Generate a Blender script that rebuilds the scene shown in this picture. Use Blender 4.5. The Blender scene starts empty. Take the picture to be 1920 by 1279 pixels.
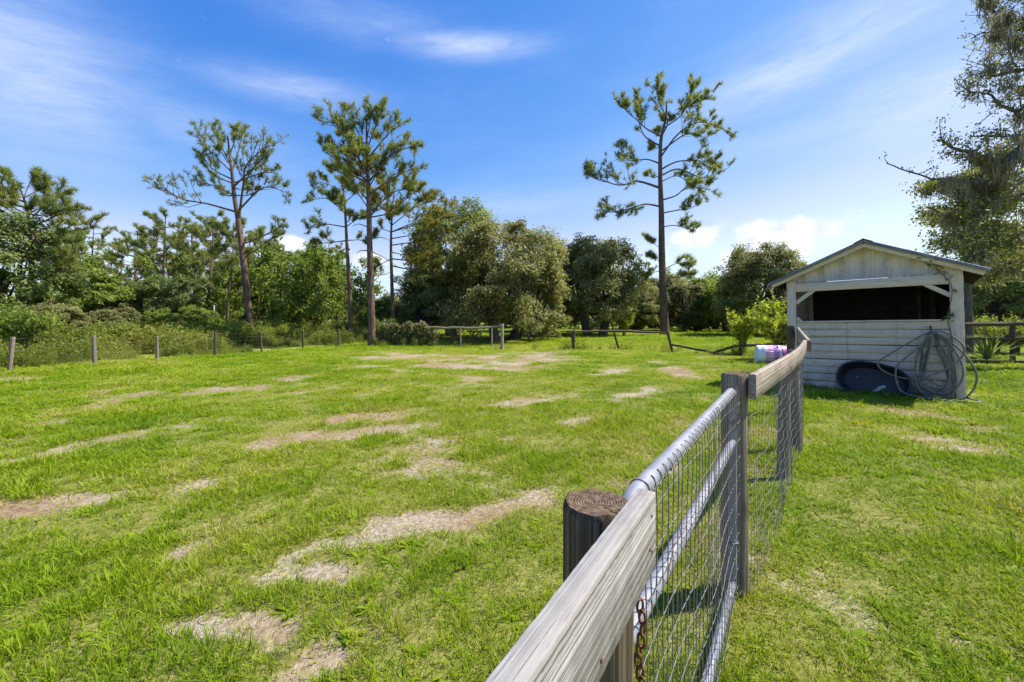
import bpy, math, random
import numpy as np
from mathutils import Vector, Matrix
R = math.radians
random.seed(7)
rng = np.random.default_rng(11)
sc = bpy.context.scene
COL = sc.collection

# ------------------------------------------------------------------ camera
H = 1.55            # eye height
F = 800.0           # focal length in pixels of a 1920 px wide frame
HY = 600.0          # horizon row
cam = bpy.data.cameras.new('camera')
cam.sensor_width = 36.0
cam.lens = 36.0 * F / 1920.0
cam.shift_y = -(639.5 - HY) / 1920.0
cam.clip_start = 0.05
cam.clip_end = 3000.0
camo = bpy.data.objects.new('camera', cam)
camo.location = (0, 0, H)
camo.rotation_euler = (R(90), 0, 0)
COL.objects.link(camo)
sc.camera = camo

# ------------------------------------------------------------------ light
SUN_AZ = math.atan2(0.97, 0.22)      # clockwise from +Y
SUN_EL = R(53)
SKY_STRENGTH = 0.128
sc.view_settings.view_transform = 'Standard'
sc.view_settings.look = 'None'
sc.view_settings.exposure = 1.20
sc.view_settings.gamma = 1.0
sc.view_settings.use_curve_mapping = False
sun = bpy.data.lights.new('sun', 'SUN')
sun.energy = 4.2
sun.angle = R(0.55)
sun.color = (1.0, 0.94, 0.83)
suno = bpy.data.objects.new('sun', sun)
sd = Vector((math.sin(SUN_AZ) * math.cos(SUN_EL), math.cos(SUN_AZ) * math.cos(SUN_EL), math.sin(SUN_EL)))
suno.rotation_euler = sd.to_track_quat('Z', 'Y').to_euler()
suno.location = sd * 60
COL.objects.link(suno)
sc.cycles.max_bounces = 7
sc.cycles.diffuse_bounces = 4
sc.cycles.glossy_bounces = 2
sc.cycles.transmission_bounces = 3
sc.cycles.transparent_max_bounces = 6
sc.cycles.caustics_reflective = False
sc.cycles.caustics_refractive = False
sc.cycles.use_denoising = True
sc.cycles.use_adaptive_sampling = True
sc.cycles.adaptive_threshold = 0.02
sc.cycles.sample_clamp_indirect = 6.0


# ------------------------------------------------------------------ node helper
class NT:
    def __init__(s, tree):
        s.t = tree
        s.n = tree.nodes
        s.l = tree.links

    def put(s, sock, v):
        if v is None:
            return
        if isinstance(v, bpy.types.NodeSocket):
            s.l.new(v, sock)
        elif isinstance(v, (tuple, list)):
            if len(v) == 3 and sock.type == 'RGBA':
                v = (*v, 1)
            sock.default_value = v
        else:
            sock.default_value = v

    def m(s, op, a, b=None, c=None, clamp=False):
        n = s.n.new('ShaderNodeMath')
        n.operation = op
        n.use_clamp = clamp
        s.put(n.inputs[0], a)
        s.put(n.inputs[1], b)
        s.put(n.inputs[2], c)
        return n.outputs[0]

    def vm(s, op, a, b=None):
        n = s.n.new('ShaderNodeVectorMath')
        n.operation = op
        s.put(n.inputs[0], a)
        s.put(n.inputs[1], b)
        return n.outputs['Value'] if op in ('DOT_PRODUCT', 'LENGTH', 'DISTANCE') else n.outputs[0]

    def comb(s, x, y, z):
        n = s.n.new('ShaderNodeCombineXYZ')
        for i, v in enumerate((x, y, z)):
            s.put(n.inputs[i], v)
        return n.outputs[0]

    def sep(s, v):
        n = s.n.new('ShaderNodeSeparateXYZ')
        s.put(n.inputs[0], v)
        return n.outputs

    def noise(s, vec, scale=5, detail=3, rough=0.55, dist=0.0):
        n = s.n.new('ShaderNodeTexNoise')
        s.put(n.inputs['Vector'], vec)
        n.inputs['Scale'].default_value = scale
        n.inputs['Detail'].default_value = detail
        n.inputs['Roughness'].default_value = rough
        n.inputs['Distortion'].default_value = dist
        return n.outputs[0]

    def ramp(s, f, stops, interp='LINEAR'):
        n = s.n.new('ShaderNodeValToRGB')
        s.put(n.inputs[0], f)
        cr = n.color_ramp
        cr.interpolation = interp
        while len(cr.elements) < len(stops):
            cr.elements.new(0.5)
        for e, (p, c) in zip(cr.elements, stops):
            e.position = p
            e.color = (*c, 1) if isinstance(c, (tuple, list)) else (c, c, c, 1)
        return n.outputs[0]

    def mr(s, v, a, b, c=0.0, d=1.0, smooth=False):
        n = s.n.new('ShaderNodeMapRange')
        if smooth:
            n.interpolation_type = 'SMOOTHSTEP'
        s.put(n.inputs[0], v)
        for i, k in enumerate((a, b, c, d)):
            n.inputs[1 + i].default_value = k
        return n.outputs[0]

    def mix(s, f, a, b, mode='MIX'):
        n = s.n.new('ShaderNodeMix')
        n.data_type = 'RGBA'
        n.blend_type = mode
        s.put(n.inputs[0], f)
        s.put(n.inputs[6], a)
        s.put(n.inputs[7], b)
        return n.outputs[2]

    def attr(s, name, typ='GEOMETRY'):
        n = s.n.new('ShaderNodeAttribute')
        n.attribute_name = name
        n.attribute_type = typ
        return n.outputs

    def bump(s, h, strength=0.3, dist=0.01):
        n = s.n.new('ShaderNodeBump')
        n.inputs['Strength'].default_value = strength
        n.inputs['Distance'].default_value = dist
        s.put(n.inputs['Height'], h)
        return n.outputs[0]

    def new(s, typ):
        return s.n.new(typ)


def material(name, fn):
    mt = bpy.data.materials.new(name)
    mt.use_nodes = True
    t = mt.node_tree
    t.nodes.clear()
    out = t.nodes.new('ShaderNodeOutputMaterial')
    k = NT(t)
    k.l.new(fn(k), out.inputs['Surface'])
    return mt


def bsdf(k, color, rough=0.8, normal=None, metal=0.0, spec=0.3):
    n = k.new('ShaderNodeBsdfPrincipled')
    k.put(n.inputs['Base Color'], color)
    k.put(n.inputs['Roughness'], rough)
    k.put(n.inputs['Metallic'], metal)
    n.inputs['Specular IOR Level'].default_value = spec
    if normal is not None:
        k.put(n.inputs['Normal'], normal)
    return n.outputs[0]


# ------------------------------------------------------------------ sky
world = bpy.data.worlds.new('World')
sc.world = world
world.use_nodes = True


def pix_dir(px, py):
    x = (px - 960) / F
    z = (HY - py) / F
    return math.atan2(x, 1.0), math.atan2(z, math.hypot(x, 1.0))


def build_world():
    t = world.node_tree
    t.nodes.clear()
    k = NT(t)
    out = k.new('ShaderNodeOutputWorld')
    bg = k.new('ShaderNodeBackground')
    sky = k.new('ShaderNodeTexSky')
    sky.sky_type = 'NISHITA'
    sky.sun_disc = False
    sky.sun_elevation = SUN_EL
    sky.sun_rotation = SUN_AZ
    sky.air_density = 1.0
    sky.dust_density = 0.2
    sky.ozone_density = 4.0
    sr, sg, sb = k.sep(sky.outputs[0])
    # a deeper, more saturated blue overall
    bb = k.m('MINIMUM', k.m('MULTIPLY', k.m('POWER', k.m('DIVIDE', sb, 6.12), 0.45), 3.75), 6.0)
    gg = k.m('MINIMUM', k.m('MULTIPLY', k.m('POWER', k.m('DIVIDE', sg, 3.88), 1.2), 2.45), k.m('MULTIPLY', bb, .86))
    rr = k.m('MINIMUM', k.m('MULTIPLY', k.m('POWER', k.m('DIVIDE', sr, 2.36), 2.3), 1.85), k.m('MULTIPLY', gg, .80))
    blue = k.comb(rr, gg, bb)
    gen = k.new('ShaderNodeTexCoord').outputs['Generated']
    x, y, z = k.sep(gen)
    az = k.m('ARCTAN2', x, y)
    el = k.m('ARCSINE', z)
    # soft cirrus: noise stretched along the wind, gathered in a few banks
    v = k.comb(k.m('MULTIPLY', az, 2.2), k.m('ADD', k.m('MULTIPLY', el, 9.0), k.m('MULTIPLY', az, -0.9)), 3.3)
    wisp = k.noise(v, 1.5, 6, 0.55, 0.5)
    wisp = k.mr(wisp, 0.40, 0.80, 0, 1, True)
    fine = k.mr(k.noise(v, 5.0, 4, 0.6, 0.3), 0.3, 0.75, 0.45, 1.0)

    def blob(px, py, rx, ry, tilt=0.0):
        a0, e0 = pix_dir(px, py)
        sx = rx / F * math.cos(a0) ** 2
        sy = ry / F * math.cos(a0)
        da = k.m('SUBTRACT', az, a0)
        de = k.m('SUBTRACT', k.m('SUBTRACT', el, e0), k.m('MULTIPLY', da, tilt))
        q = k.m('ADD', k.m('POWER', k.m('ABSOLUTE', k.m('DIVIDE', da, sx)), 2.0),
                k.m('POWER', k.m('ABSOLUTE', k.m('DIVIDE', de, sy)), 2.0))
        return k.m('EXPONENT', k.m('MULTIPLY', q, -1.0))
    banks = None
    for a in ((40, 130, 250, 130, -0.05, .62), (120, 185, 170, 36, -0.10, .35), (560, 168, 150, 24, 0.05, .45),
              (880, 86, 120, 18, 0.02, .65), (680, 40, 200, 30, 0.0, .22), (1420, 150, 150, 26, 0.12, .55),
              (1560, 95, 330, 45, 0.22, .55), (1760, 180, 220, 70, 0.05, .6), (1650, 30, 300, 60, 0.1, .45),
              (360, 240, 260, 50, -0.1, .25), (950, 385, 220, 26, 0.05, .25), (1500, 250, 300, 30, 0.04, .22)):
        b = k.m('MULTIPLY', blob(*a[:5]), a[5])
        banks = b if banks is None else k.m('MAXIMUM', banks, b)
    cir = k.m('MULTIPLY', k.m('ADD', k.m('MULTIPLY', banks, 1.25), k.m('MULTIPLY', wisp, 0.10)), fine, clamp=True)
    # low fair-weather cumulus near the skyline
    cv = k.comb(k.m('MULTIPLY', az, 1.0), k.m('MULTIPLY', el, 1.7), 0.7)
    cn = k.noise(cv, 13, 6, 0.55, 0.2)
    cum = None
    for a in ((1470, 442, 125, 36, 0.0), (1305, 450, 62, 28, 0), (1410, 478, 80, 14, 0.0), (545, 456, 30, 15, 0), (1545, 432, 50, 20, 0),
              (700, 490, 40, 14, 0), (600, 510, 60, 14, 0), (1370, 505, 60, 10, 0)):
        b = blob(*a)
        cum = b if cum is None else k.m('MAXIMUM', cum, b)
    cumm = k.mr(k.m('ADD', k.m('MULTIPLY', cum, 0.9), k.m('MULTIPLY', k.m('SUBTRACT', cn, 0.5), 1.5)), 0.26, 0.66, 0, 1, True)
    c = k.mix(k.m('MULTIPLY', cir, .95), blue, (2.75, 3.1, 4.0))
    lit = k.noise(cv, 22, 4, 0.5, 0.0)
    c = k.mix(k.m('MULTIPLY', cumm, 0.93), c, k.mix(k.mr(lit, 0.35, 0.65), (2.9, 3.15, 3.75), (4.1, 4.12, 4.2)))
    k.put(bg.inputs['Color'], c)
    bg.inputs['Strength'].default_value = SKY_STRENGTH
    k.l.new(bg.outputs[0], out.inputs[0])


build_world()


# ------------------------------------------------------------------ numpy noise, ground
def _hash(ix, iy, s):
    h = (ix.astype(np.int64) * 374761393 + iy.astype(np.int64) * 668265263 + s * 144665) & 0x7fffffff
    h = ((h ^ (h >> 13)) * 1274126177) & 0x7fffffff
    return ((h ^ (h >> 16)) & 0xffff) / 65535.0


def vn(x, y, s=0):
    x = np.asarray(x, float)
    y = np.asarray(y, float)
    ix = np.floor(x)
    iy = np.floor(y)
    fx = x - ix
    fy = y - iy
    fx = fx * fx * (3 - 2 * fx)
    fy = fy * fy * (3 - 2 * fy)
    a = _hash(ix, iy, s)
    b = _hash(ix + 1, iy, s)
    c = _hash(ix, iy + 1, s)
    d = _hash(ix + 1, iy + 1, s)
    return a + (b - a) * fx + (c - a) * fy + (a - b - c + d) * fx * fy


def fbm(x, y, s=0, o=4):
    r = 0
    a = 0.5
    t = 0
    for i in range(o):
        r = r + a * vn(x * 2 ** i + 17.3 * i, y * 2 ** i - 9.1 * i, s + i)
        t += a
        a *= 0.5
    return r / t


def sstep(a, b, v):
    t = np.clip((v - a) / (b - a), 0, 1)
    return t * t * (3 - 2 * t)


def gz(x, y):
    x = np.asarray(x, float)
    y = np.asarray(y, float)
    return 0.30 * sstep(20, 45, y) + 0.05 * (fbm(x * 0.35, y * 0.35, 3, 3) - 0.5) * sstep(0.5, 4, np.hypot(x, y)) \
        + 0.10 * (fbm(x * 0.08, y * 0.08, 5, 2) - 0.5) * sstep(6, 20, np.hypot(x, y)) \
        + 0.022 * (fbm(x * 1.8, y * 1.8, 8, 2) - 0.5)


def G(px, py):
    """ground point under a pixel of the photograph"""
    d = H * F / (py - HY)
    return np.array(((px - 960) / F * d, d))


def W(px, py, d):
    """point at distance d seen at a pixel"""
    return Vector(((px - 960) / F * d, d, H + (HY - py) / F * d))


# worn places in the turf: strokes on the ground (start, end, half width) in metres
STROKES = []
for pts, w, amt in (
    ([(0, 868), (90, 850), (220, 818), (330, 800)], 9, 1.0),
    ([(-60, 965), (120, 940), (280, 926), (360, 905)], 17, .95),
    ([(130, 775), (250, 742), (300, 735)], 6, .8), ([(60, 800), (130, 790)], 5, .7),
    ([(360, 740), (425, 728)], 5, .9), ([(480, 730), (500, 724)], 5, .8), ([(540, 712), (556, 708)], 5, .7),
    ([(480, 836), (570, 815)], 10, .8), ([(600, 820), (700, 806), (800, 794)], 9, 1.0),
    ([(630, 788), (700, 778)], 8, .9), ([(730, 782), (775, 772)], 7, .8), ([(560, 735), (615, 730)], 4, .8),
    ([(735, 990), (800, 978), (870, 972), (1000, 955), (1060, 934)], 22, 1.0), ([(1080, 915), (1170, 905)], 13, .7),
    ([(530, 1050), (560, 1036), (600, 1020), (668, 1010)], 12, .85), ([(520, 1080), (620, 1084)], 22, .8),
    ([(360, 1150), (450, 1168), (520, 1180)], 20, .85), ([(400, 1135), (430, 1128)], 14, .6),
    ([(520, 1255), (600, 1240)], 26, .9), ([(560, 1215), (590, 1205)], 15, .6), ([(345, 1045), (360, 1035)], 16, .6),
    ([(750, 668), (880, 672), (960, 680), (1020, 670)], 7, 1.0), ([(830, 684), (930, 690), (990, 692)], 5, 1.0), ([(960, 664), (1040, 660)], 4, .8),
    ([(900, 672), (930, 668)], 3, .9), ([(650, 692), (690, 688)], 3, .7), ([(700, 705), (760, 700)], 3, .7),
    ([(960, 757), (1010, 744), (1085, 740)], 6, .9), ([(1130, 700), (1165, 688)], 4, .8), ([(1265, 690), (1290, 705)], 4, .9),
    ([(1160, 750), (1250, 722)], 4, .6), ([(830, 848), (860, 845)], 10, .5), ([(955, 826), (985, 822)], 8, .55),
    ([(1060, 792), (1110, 784)], 5, .6), ([(1430, 1072), (1510, 1098), (1575, 1150)], 26, .85), ([(1480, 1075), (1500, 1065)], 18, .6),
    ([(1230, 885), (1260, 872)], 10, .6), ([(1810, 803), (1870, 800)], 6, .6), ([(1640, 1030), (1670, 1028)], 12, .35),
    ([(1740, 1190), (1790, 1200)], 20, .4), ([(680, 1200), (690, 1190)], 16, .4), ([(210, 730), (170, 745)], 4, .6),
    ([(1395, 1040), (1385, 1140)], 30, .55), ([(1270, 790), (1210, 850)], 6, .3),
):
    for a, b in zip(pts[:-1], pts[1:]):
        A, B = G(*a), G(*b)
        d = (A[1] + B[1]) / 2
        STROKES.append((A, B, max(w * d * d / (H * F), w * d / F * 0.7) * .72, amt))


def bare(x, y):
    x = np.asarray(x, float)
    y = np.asarray(y, float)
    wx = x + 0.35 * (fbm(x * 1.6, y * 1.6, 21, 3) - 0.5) + .1 * (fbm(x * 6, y * 6, 22, 2) - .5)
    wy = y + 0.35 * (fbm(x * 1.6, y * 1.6, 31, 3) - 0.5) + .1 * (fbm(x * 6, y * 6, 32, 2) - .5)
    m = np.zeros_like(x)
    for A, B, w, amt in STROKES:
        sel = (np.abs(x - (A[0] + B[0]) / 2) < abs(A[0] - B[0]) / 2 + 3 * w + 1) & \
              (np.abs(y - (A[1] + B[1]) / 2) < abs(A[1] - B[1]) / 2 + 3 * w + 1)
        if not sel.any():
            continue
        qx, qy = wx[sel] - A[0], wy[sel] - A[1]
        D = B - A
        t = np.clip((qx * D[0] + qy * D[1]) / max(D @ D, 1e-9), 0, 1)
        dd = np.hypot(qx - t * D[0], qy - t * D[1]) / w
        m[sel] = np.maximum(m[sel], amt * (1 - sstep(0.2, 2.5, dd)))
    sp = fbm(x * 0.9, y * 0.9, 41, 4)
    m = np.maximum(m, 0.55 * sstep(0.60, 0.75, sp) * sstep(40, 10, y))
    fine = fbm(x * 3.2, y * 3.2, 47, 3)
    fn2 = fbm(x * 9, y * 9, 48, 2)
    brk = sstep(.36, .60, fbm(x * 1.25 + 5, y * 1.25, 49, 3))
    m = m * (0.05 + 1.0 * fine + .8 * fn2) * (.50 + .70 * brk)
    return np.clip(m, 0, 1)


# ------------------------------------------------------------------ mesh builder
class MB:
    def __init__(s):
        s.v = []
        s.f = {3: [], 4: []}
        s.bc = []
        s.tint = {3: [], 4: []}
        s.n = 0
        s.poly = []

    def add(s, v, f, bc=None, tint=0.5):
        v = np.asarray(v, float).reshape(-1, 3)
        f = np.asarray(f, int)
        k = f.shape[1]
        s.v.append(v)
        s.bc.append(v if bc is None else np.asarray(bc, float))
        s.f[k].append(f + s.n)
        s.tint[k].append(np.full(len(f), tint) if np.isscalar(tint) else np.asarray(tint, float))
        s.n += len(v)
        return s

    def mesh(s, name, mats, smooth=False, mi=None):
        me = bpy.data.meshes.new(name)
        v = np.concatenate(s.v)
        loops, starts, tints = [], [], []
        pos = 0
        for k in (3, 4):
            if s.f[k]:
                a = np.concatenate(s.f[k])
                loops.append(a.ravel())
                starts.append(pos + np.arange(len(a)) * k)
                pos += a.size
                tints.append(np.concatenate(s.tint[k]))
        loops = np.concatenate(loops)
        starts = np.concatenate(starts)
        tints = np.concatenate(tints)
        me.vertices.add(len(v))
        me.vertices.foreach_set('co', v.astype(np.float32).ravel())
        me.loops.add(len(loops))
        me.loops.foreach_set('vertex_index', loops.astype(np.int32))
        me.polygons.add(len(starts))
        me.polygons.foreach_set('loop_start', starts.astype(np.int32))
        if smooth:
            me.polygons.foreach_set('use_smooth', np.ones(len(starts), bool))
        a = me.attributes.new('bc', 'FLOAT_VECTOR', 'POINT')
        a.data.foreach_set('vector', np.concatenate(s.bc).astype(np.float32).ravel())
        a = me.attributes.new('tint', 'FLOAT', 'FACE')
        a.data.foreach_set('value', tints.astype(np.float32))
        if not isinstance(mats, (list, tuple)):
            mats = [mats]
        for m_ in mats:
            me.materials.append(m_)
        me.update(calc_edges=True)
        me.validate()
        return me

    def build(s, name, mat, parent=None, smooth=False):
        return obj(name, s.mesh(name, mat, smooth), parent)


def obj(name, data, parent=None):
    o = bpy.data.objects.new(name, data)
    COL.objects.link(o)
    if parent is not None:
        o.parent = parent
    return o


def tag(o, label=None, cat=None, group=None, kind=None):
    if label:
        o['label'] = label
    if cat:
        o['category'] = cat
    if group:
        o['group'] = group
    if kind:
        o['kind'] = kind
    return o


def thing(name, label, cat, loc=(0, 0, 0), rz=0.0, group=None):
    o = bpy.data.objects.new(name, None)
    o.empty_display_size = 0.2
    o.location = loc
    o.rotation_euler = (0, 0, rz)
    COL.objects.link(o)
    return tag(o, label, cat, group)


BOXF = np.array([(0, 3, 2, 1), (4, 5, 6, 7), (0, 1, 5, 4), (1, 2, 6, 5), (2, 3, 7, 6), (3, 0, 4, 7)])


def sweep(mb, path, w, h, up=(0, 0, 1), bev=0.004, jit=0.0, off=None, jf=9.0, side=None):
    """rectangular timber swept along a path; w across, h along up; bevelled edges, bc = (length, across, up)"""
    P = np.array([tuple(p) for p in path], float)
    n = len(P)
    up = np.array(up, float)
    T = np.gradient(P, axis=0)
    T /= np.linalg.norm(T, axis=1)[:, None]
    S = np.cross(T, up)
    S /= np.linalg.norm(S, axis=1)[:, None]
    if side is not None:
        S = np.tile(np.array(side, float) / np.linalg.norm(side), (n, 1))
    U = np.cross(S, T)
    s = np.concatenate([[0], np.cumsum(np.linalg.norm(np.diff(P, axis=0), axis=1))])
    a, b = w / 2, h / 2
    e = min(bev, a * .8, b * .8)
    prof = np.array([(-a + e, -b), (a - e, -b), (a, -b + e), (a, b - e), (a - e, b), (-a + e, b), (-a, b - e), (-a, -b + e)])
    k = len(prof)
    off = rng.random(3) * 20 if off is None else np.array(off)
    V, BC = [], []
    for i in range(n):
        pr = prof.copy()
        if jit:
            for j in range(k):
                pr[j] += jit * (np.array([vn(s[i] * jf, j * 3.1 + off[0], 5), vn(s[i] * jf, j * 5.7 + off[1], 9)]) - .5) * 2
        V.append(P[i] + pr[:, :1] * S[i] + pr[:, 1:] * U[i])
        BC.append(np.stack([np.full(k, s[i]), pr[:, 0], pr[:, 1]], 1) + off)
    V = np.concatenate(V)
    BC = np.concatenate(BC)
    fs = [(i * k + j, i * k + (j + 1) % k, (i + 1) * k + (j + 1) % k, (i + 1) * k + j) for i in range(n - 1) for j in range(k)]
    mb.add(V, fs, BC)
    for i, flip in ((0, True), (n - 1, False)):
        o = mb.n
        ring = V[i * k:(i + 1) * k]
        c = ring.mean(0)
        mb.add(np.vstack([ring, c]), [((j + 1) % k, j, k) if flip else (j, (j + 1) % k, k) for j in range(k)],
               np.vstack([BC[i * k:(i + 1) * k], BC[i * k:(i + 1) * k].mean(0)]))
    return mb


def timber(name, a, b, w, h, mat, parent=None, up=(0, 0, 1), bev=0.004, jit=0.0, n=2, bow=(0, 0, 0)):
    a, b = np.array(a, float), np.array(b, float)
    t = np.linspace(0, 1, n)[:, None]
    P = a + (b - a) * t + np.array(bow) * (4 * t * (1 - t))
    return sweep(MB(), P, w, h, up, bev, jit).build(name, mat, parent)


def tube(mb, path, rad, k=6, tint=0.5, cap=False, smoothbc=None):
    P = np.array([tuple(p) for p in path], float)
    n = len(P)
    rad = np.full(n, rad) if np.isscalar(rad) else np.asarray(rad, float)
    T = np.gradient(P, axis=0)
    T /= np.maximum(np.linalg.norm(T, axis=1), 1e-9)[:, None]
    ref = np.array([0, 0, 1.]) if abs(T[0][2]) < 0.9 else np.array([1., 0, 0])
    S = np.cross(T, ref)
    S /= np.maximum(np.linalg.norm(S, axis=1), 1e-9)[:, None]
    U = np.cross(S, T)
    s = np.concatenate([[0], np.cumsum(np.linalg.norm(np.diff(P, axis=0), axis=1))])
    th = np.arange(k) * 2 * math.pi / k
    V = P[:, None, :] + rad[:, None, None] * (np.cos(th)[None, :, None] * S[:, None, :] + np.sin(th)[None, :, None] * U[:, None, :])
    BC = np.stack([np.repeat(s[:, None], k, 1), rad[:, None] * np.cos(th)[None], rad[:, None] * np.sin(th)[None]], 2)
    i, j = np.meshgrid(np.arange(n - 1), np.arange(k), indexing='ij')
    f = np.stack([i * k + j, i * k + (j + 1) % k, (i + 1) * k + (j + 1) % k, (i + 1) * k + j], 2).reshape(-1, 4)
    mb.add(V.reshape(-1, 3), f, BC.reshape(-1, 3), tint)
    if cap:
        for q, fl in ((0, True), (n - 1, False)):
            ring = V[q]
            mb.add(np.vstack([ring, P[q]]), [((a + 1) % k, a, k) if fl else (a, (a + 1) % k, k) for a in range(k)],
                   np.vstack([BC[q], BC[q].mean(0)]), tint)
    return mb


def bez(pts, n=8):
    """smooth curve through points (Catmull-Rom)"""
    P = [np.array(tuple(p), float) for p in pts]
    P = [2 * P[0] - P[1]] + P + [2 * P[-1] - P[-2]]
    out = []
    for i in range(1, len(P) - 2):
        for t in np.linspace(0, 1, n, endpoint=False):
            a, b, c, d = P[i - 1:i + 3]
            out.append(0.5 * (2 * b + (c - a) * t + (2 * a - 5 * b + 4 * c - d) * t * t + (3 * b - a - 3 * c + d) * t ** 3))
    out.append(P[-2])
    return np.array(out)


def unit(n):
    v = rng.normal(size=(n, 3))
    return v / np.linalg.norm(v, axis=1)[:, None]


def leaves(mb, C, size, nrm=None, aspect=0.5, tint=None, spread=1.0):
    """rhombic leaf faces at centres C"""
    n = len(C)
    N = unit(n) if nrm is None else nrm + unit(n) * spread
    N /= np.linalg.norm(N, axis=1)[:, None]
    A = np.cross(N, unit(n))
    A /= np.maximum(np.linalg.norm(A, axis=1), 1e-6)[:, None]
    B = np.cross(N, A)
    sz = size * (0.65 + 0.7 * rng.random(n))[:, None] if np.isscalar(size) else size[:, None]
    V = np.stack([C - A * sz, C - B * sz * aspect + N * sz * .12, C + A * sz, C + B * sz * aspect + N * sz * .12], 1).reshape(-1, 3)
    mb.add(V, np.arange(4 * n).reshape(-1, 4), None, rng.random(n) if tint is None else tint)


# ------------------------------------------------------------------ materials
def wood_mat(name, dark, mid, light, moss=None, rough=0.85, bump=0.35, fs=1.0):
    def fn(k):
        v = k.attr('bc')['Vector']
        rnd = k.new('ShaderNodeObjectInfo').outputs['Random']
        v = k.vm('ADD', v, k.comb(k.m('MULTIPLY', rnd, 37.0), k.m('MULTIPLY', rnd, 11.0), 0.0))
        warp = k.noise(k.vm('MULTIPLY', v, (2.0, 9, 9)), 1.0, 2, 0.5)
        v2 = k.vm('ADD', k.vm('MULTIPLY', v, (.42 * fs, 130 * fs, 130 * fs)), k.comb(0.0, k.m('MULTIPLY', warp, .7), k.m('MULTIPLY', warp, .7)))
        g = k.noise(v2, 1.0, 4, 0.62)
        cracks = k.noise(k.vm('MULTIPLY', v, (.55, 230, 230)), 1.0, 2, 0.5)
        blot = k.noise(k.vm('MULTIPLY', v, (5, 14, 14)), 1.0, 4, 0.6)
        c = k.ramp(g, [(0.28, dark), (0.46, mid), (0.62, light), (0.8, light)])
        c = k.mix(k.mr(cracks, 0.60, 0.74, 0, .6), c, tuple(q * .35 for q in dark))
        c = k.mix(k.mr(blot, 0.5, 0.72, 0, .65), c, dark)
        if moss:
            mo = k.noise(k.vm('MULTIPLY', v, (4, 18, 18)), 1.7, 4, 0.6)
            c = k.mix(k.mr(mo, 0.52, 0.7, 0, .6), c, moss)
        hh = k.m('SUBTRACT', g, k.m('MULTIPLY', k.mr(cracks, 0.58, 0.7), 0.8))
        return bsdf(k, c, rough, k.bump(hh, bump, 0.004), spec=0.15)
    return material(name, fn)


M = {}
M['board'] = wood_mat('weathered_board', (.15, .135, .125), (.255, .24, .225), (.35, .335, .315), bump=.8)
M['board_top'] = wood_mat('weathered_board_top_edge', (.05, .04, .034), (.17, .15, .13), (.34, .315, .285), bump=1.0, fs=.8)
M['rail'] = wood_mat('weathered_rail', (.09, .065, .05), (.25, .205, .165), (.40, .35, .29), bump=.5)
M['post'] = wood_mat('weathered_post', (.026, .018, .010), (.08, .06, .036), (.17, .135, .092), (.06, .06, .034), bump=.7, fs=.6)
M['post_grey'] = wood_mat('grey_post', (.06, .046, .033), (.185, .15, .11), (.31, .265, .21), (.135, .13, .08), bump=.6, fs=.6)
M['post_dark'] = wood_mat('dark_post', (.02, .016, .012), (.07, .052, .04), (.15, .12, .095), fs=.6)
M['paint'] = wood_mat('worn_white_paint', (.40, .335, .26), (.60, .51, .41), (.65, .56, .455), (.49, .435, .33), rough=.7, bump=.2, fs=.7)


def fn(k):
    v = k.attr('bc')['Vector']
    o = k.new('ShaderNodeTexCoord').outputs['Object']
    g = k.noise(k.vm('MULTIPLY', v, (1.4, 60, 60)), 1.0, 4, .6)
    blot = k.noise(o, 2.6, 4, .6)
    c = k.ramp(g, [(.3, (.45, .375, .295)), (.5, (.59, .50, .40)), (.75, (.64, .55, .445))])
    c = k.mix(k.mr(blot, .45, .7, 0, .45), c, (.36, .335, .27))
    flake = k.noise(k.vm('MULTIPLY', o, (9, 40, 26)), 1.0, 5, .65)
    c = k.mix(k.mr(flake, .60, .66, 0, .85), c, (.21, .175, .14))
    streak = k.noise(k.vm('MULTIPLY', o, (17, 17, 1.3)), 1.0, 3, .5)
    c = k.mix(k.mr(streak, .60, .72, 0, .45), c, (.26, .20, .13))
    mud = k.noise(k.vm('MULTIPLY', o, (5, 5, 9)), 1.0, 4, .6)
    z = k.sep(o)[2]
    c = k.mix(k.m('MULTIPLY', k.mr(mud, .42, .62), k.mr(z, .05, .42, .7, 0)), c, (.20, .16, .10))
    return bsdf(k, c, .75, k.bump(k.m('SUBTRACT', g, k.m('MULTIPLY', k.mr(flake, .58, .64), .8)), .35, .004), spec=.2)


M['siding'] = material('peeling_siding_paint', fn)
M['inside'] = wood_mat('inside_boards_painted_shade', (.012, .011, .011), (.03, .028, .027), (.05, .047, .045), fs=.7)  # near-black colour paints in the darkness of the shed's interior


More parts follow.
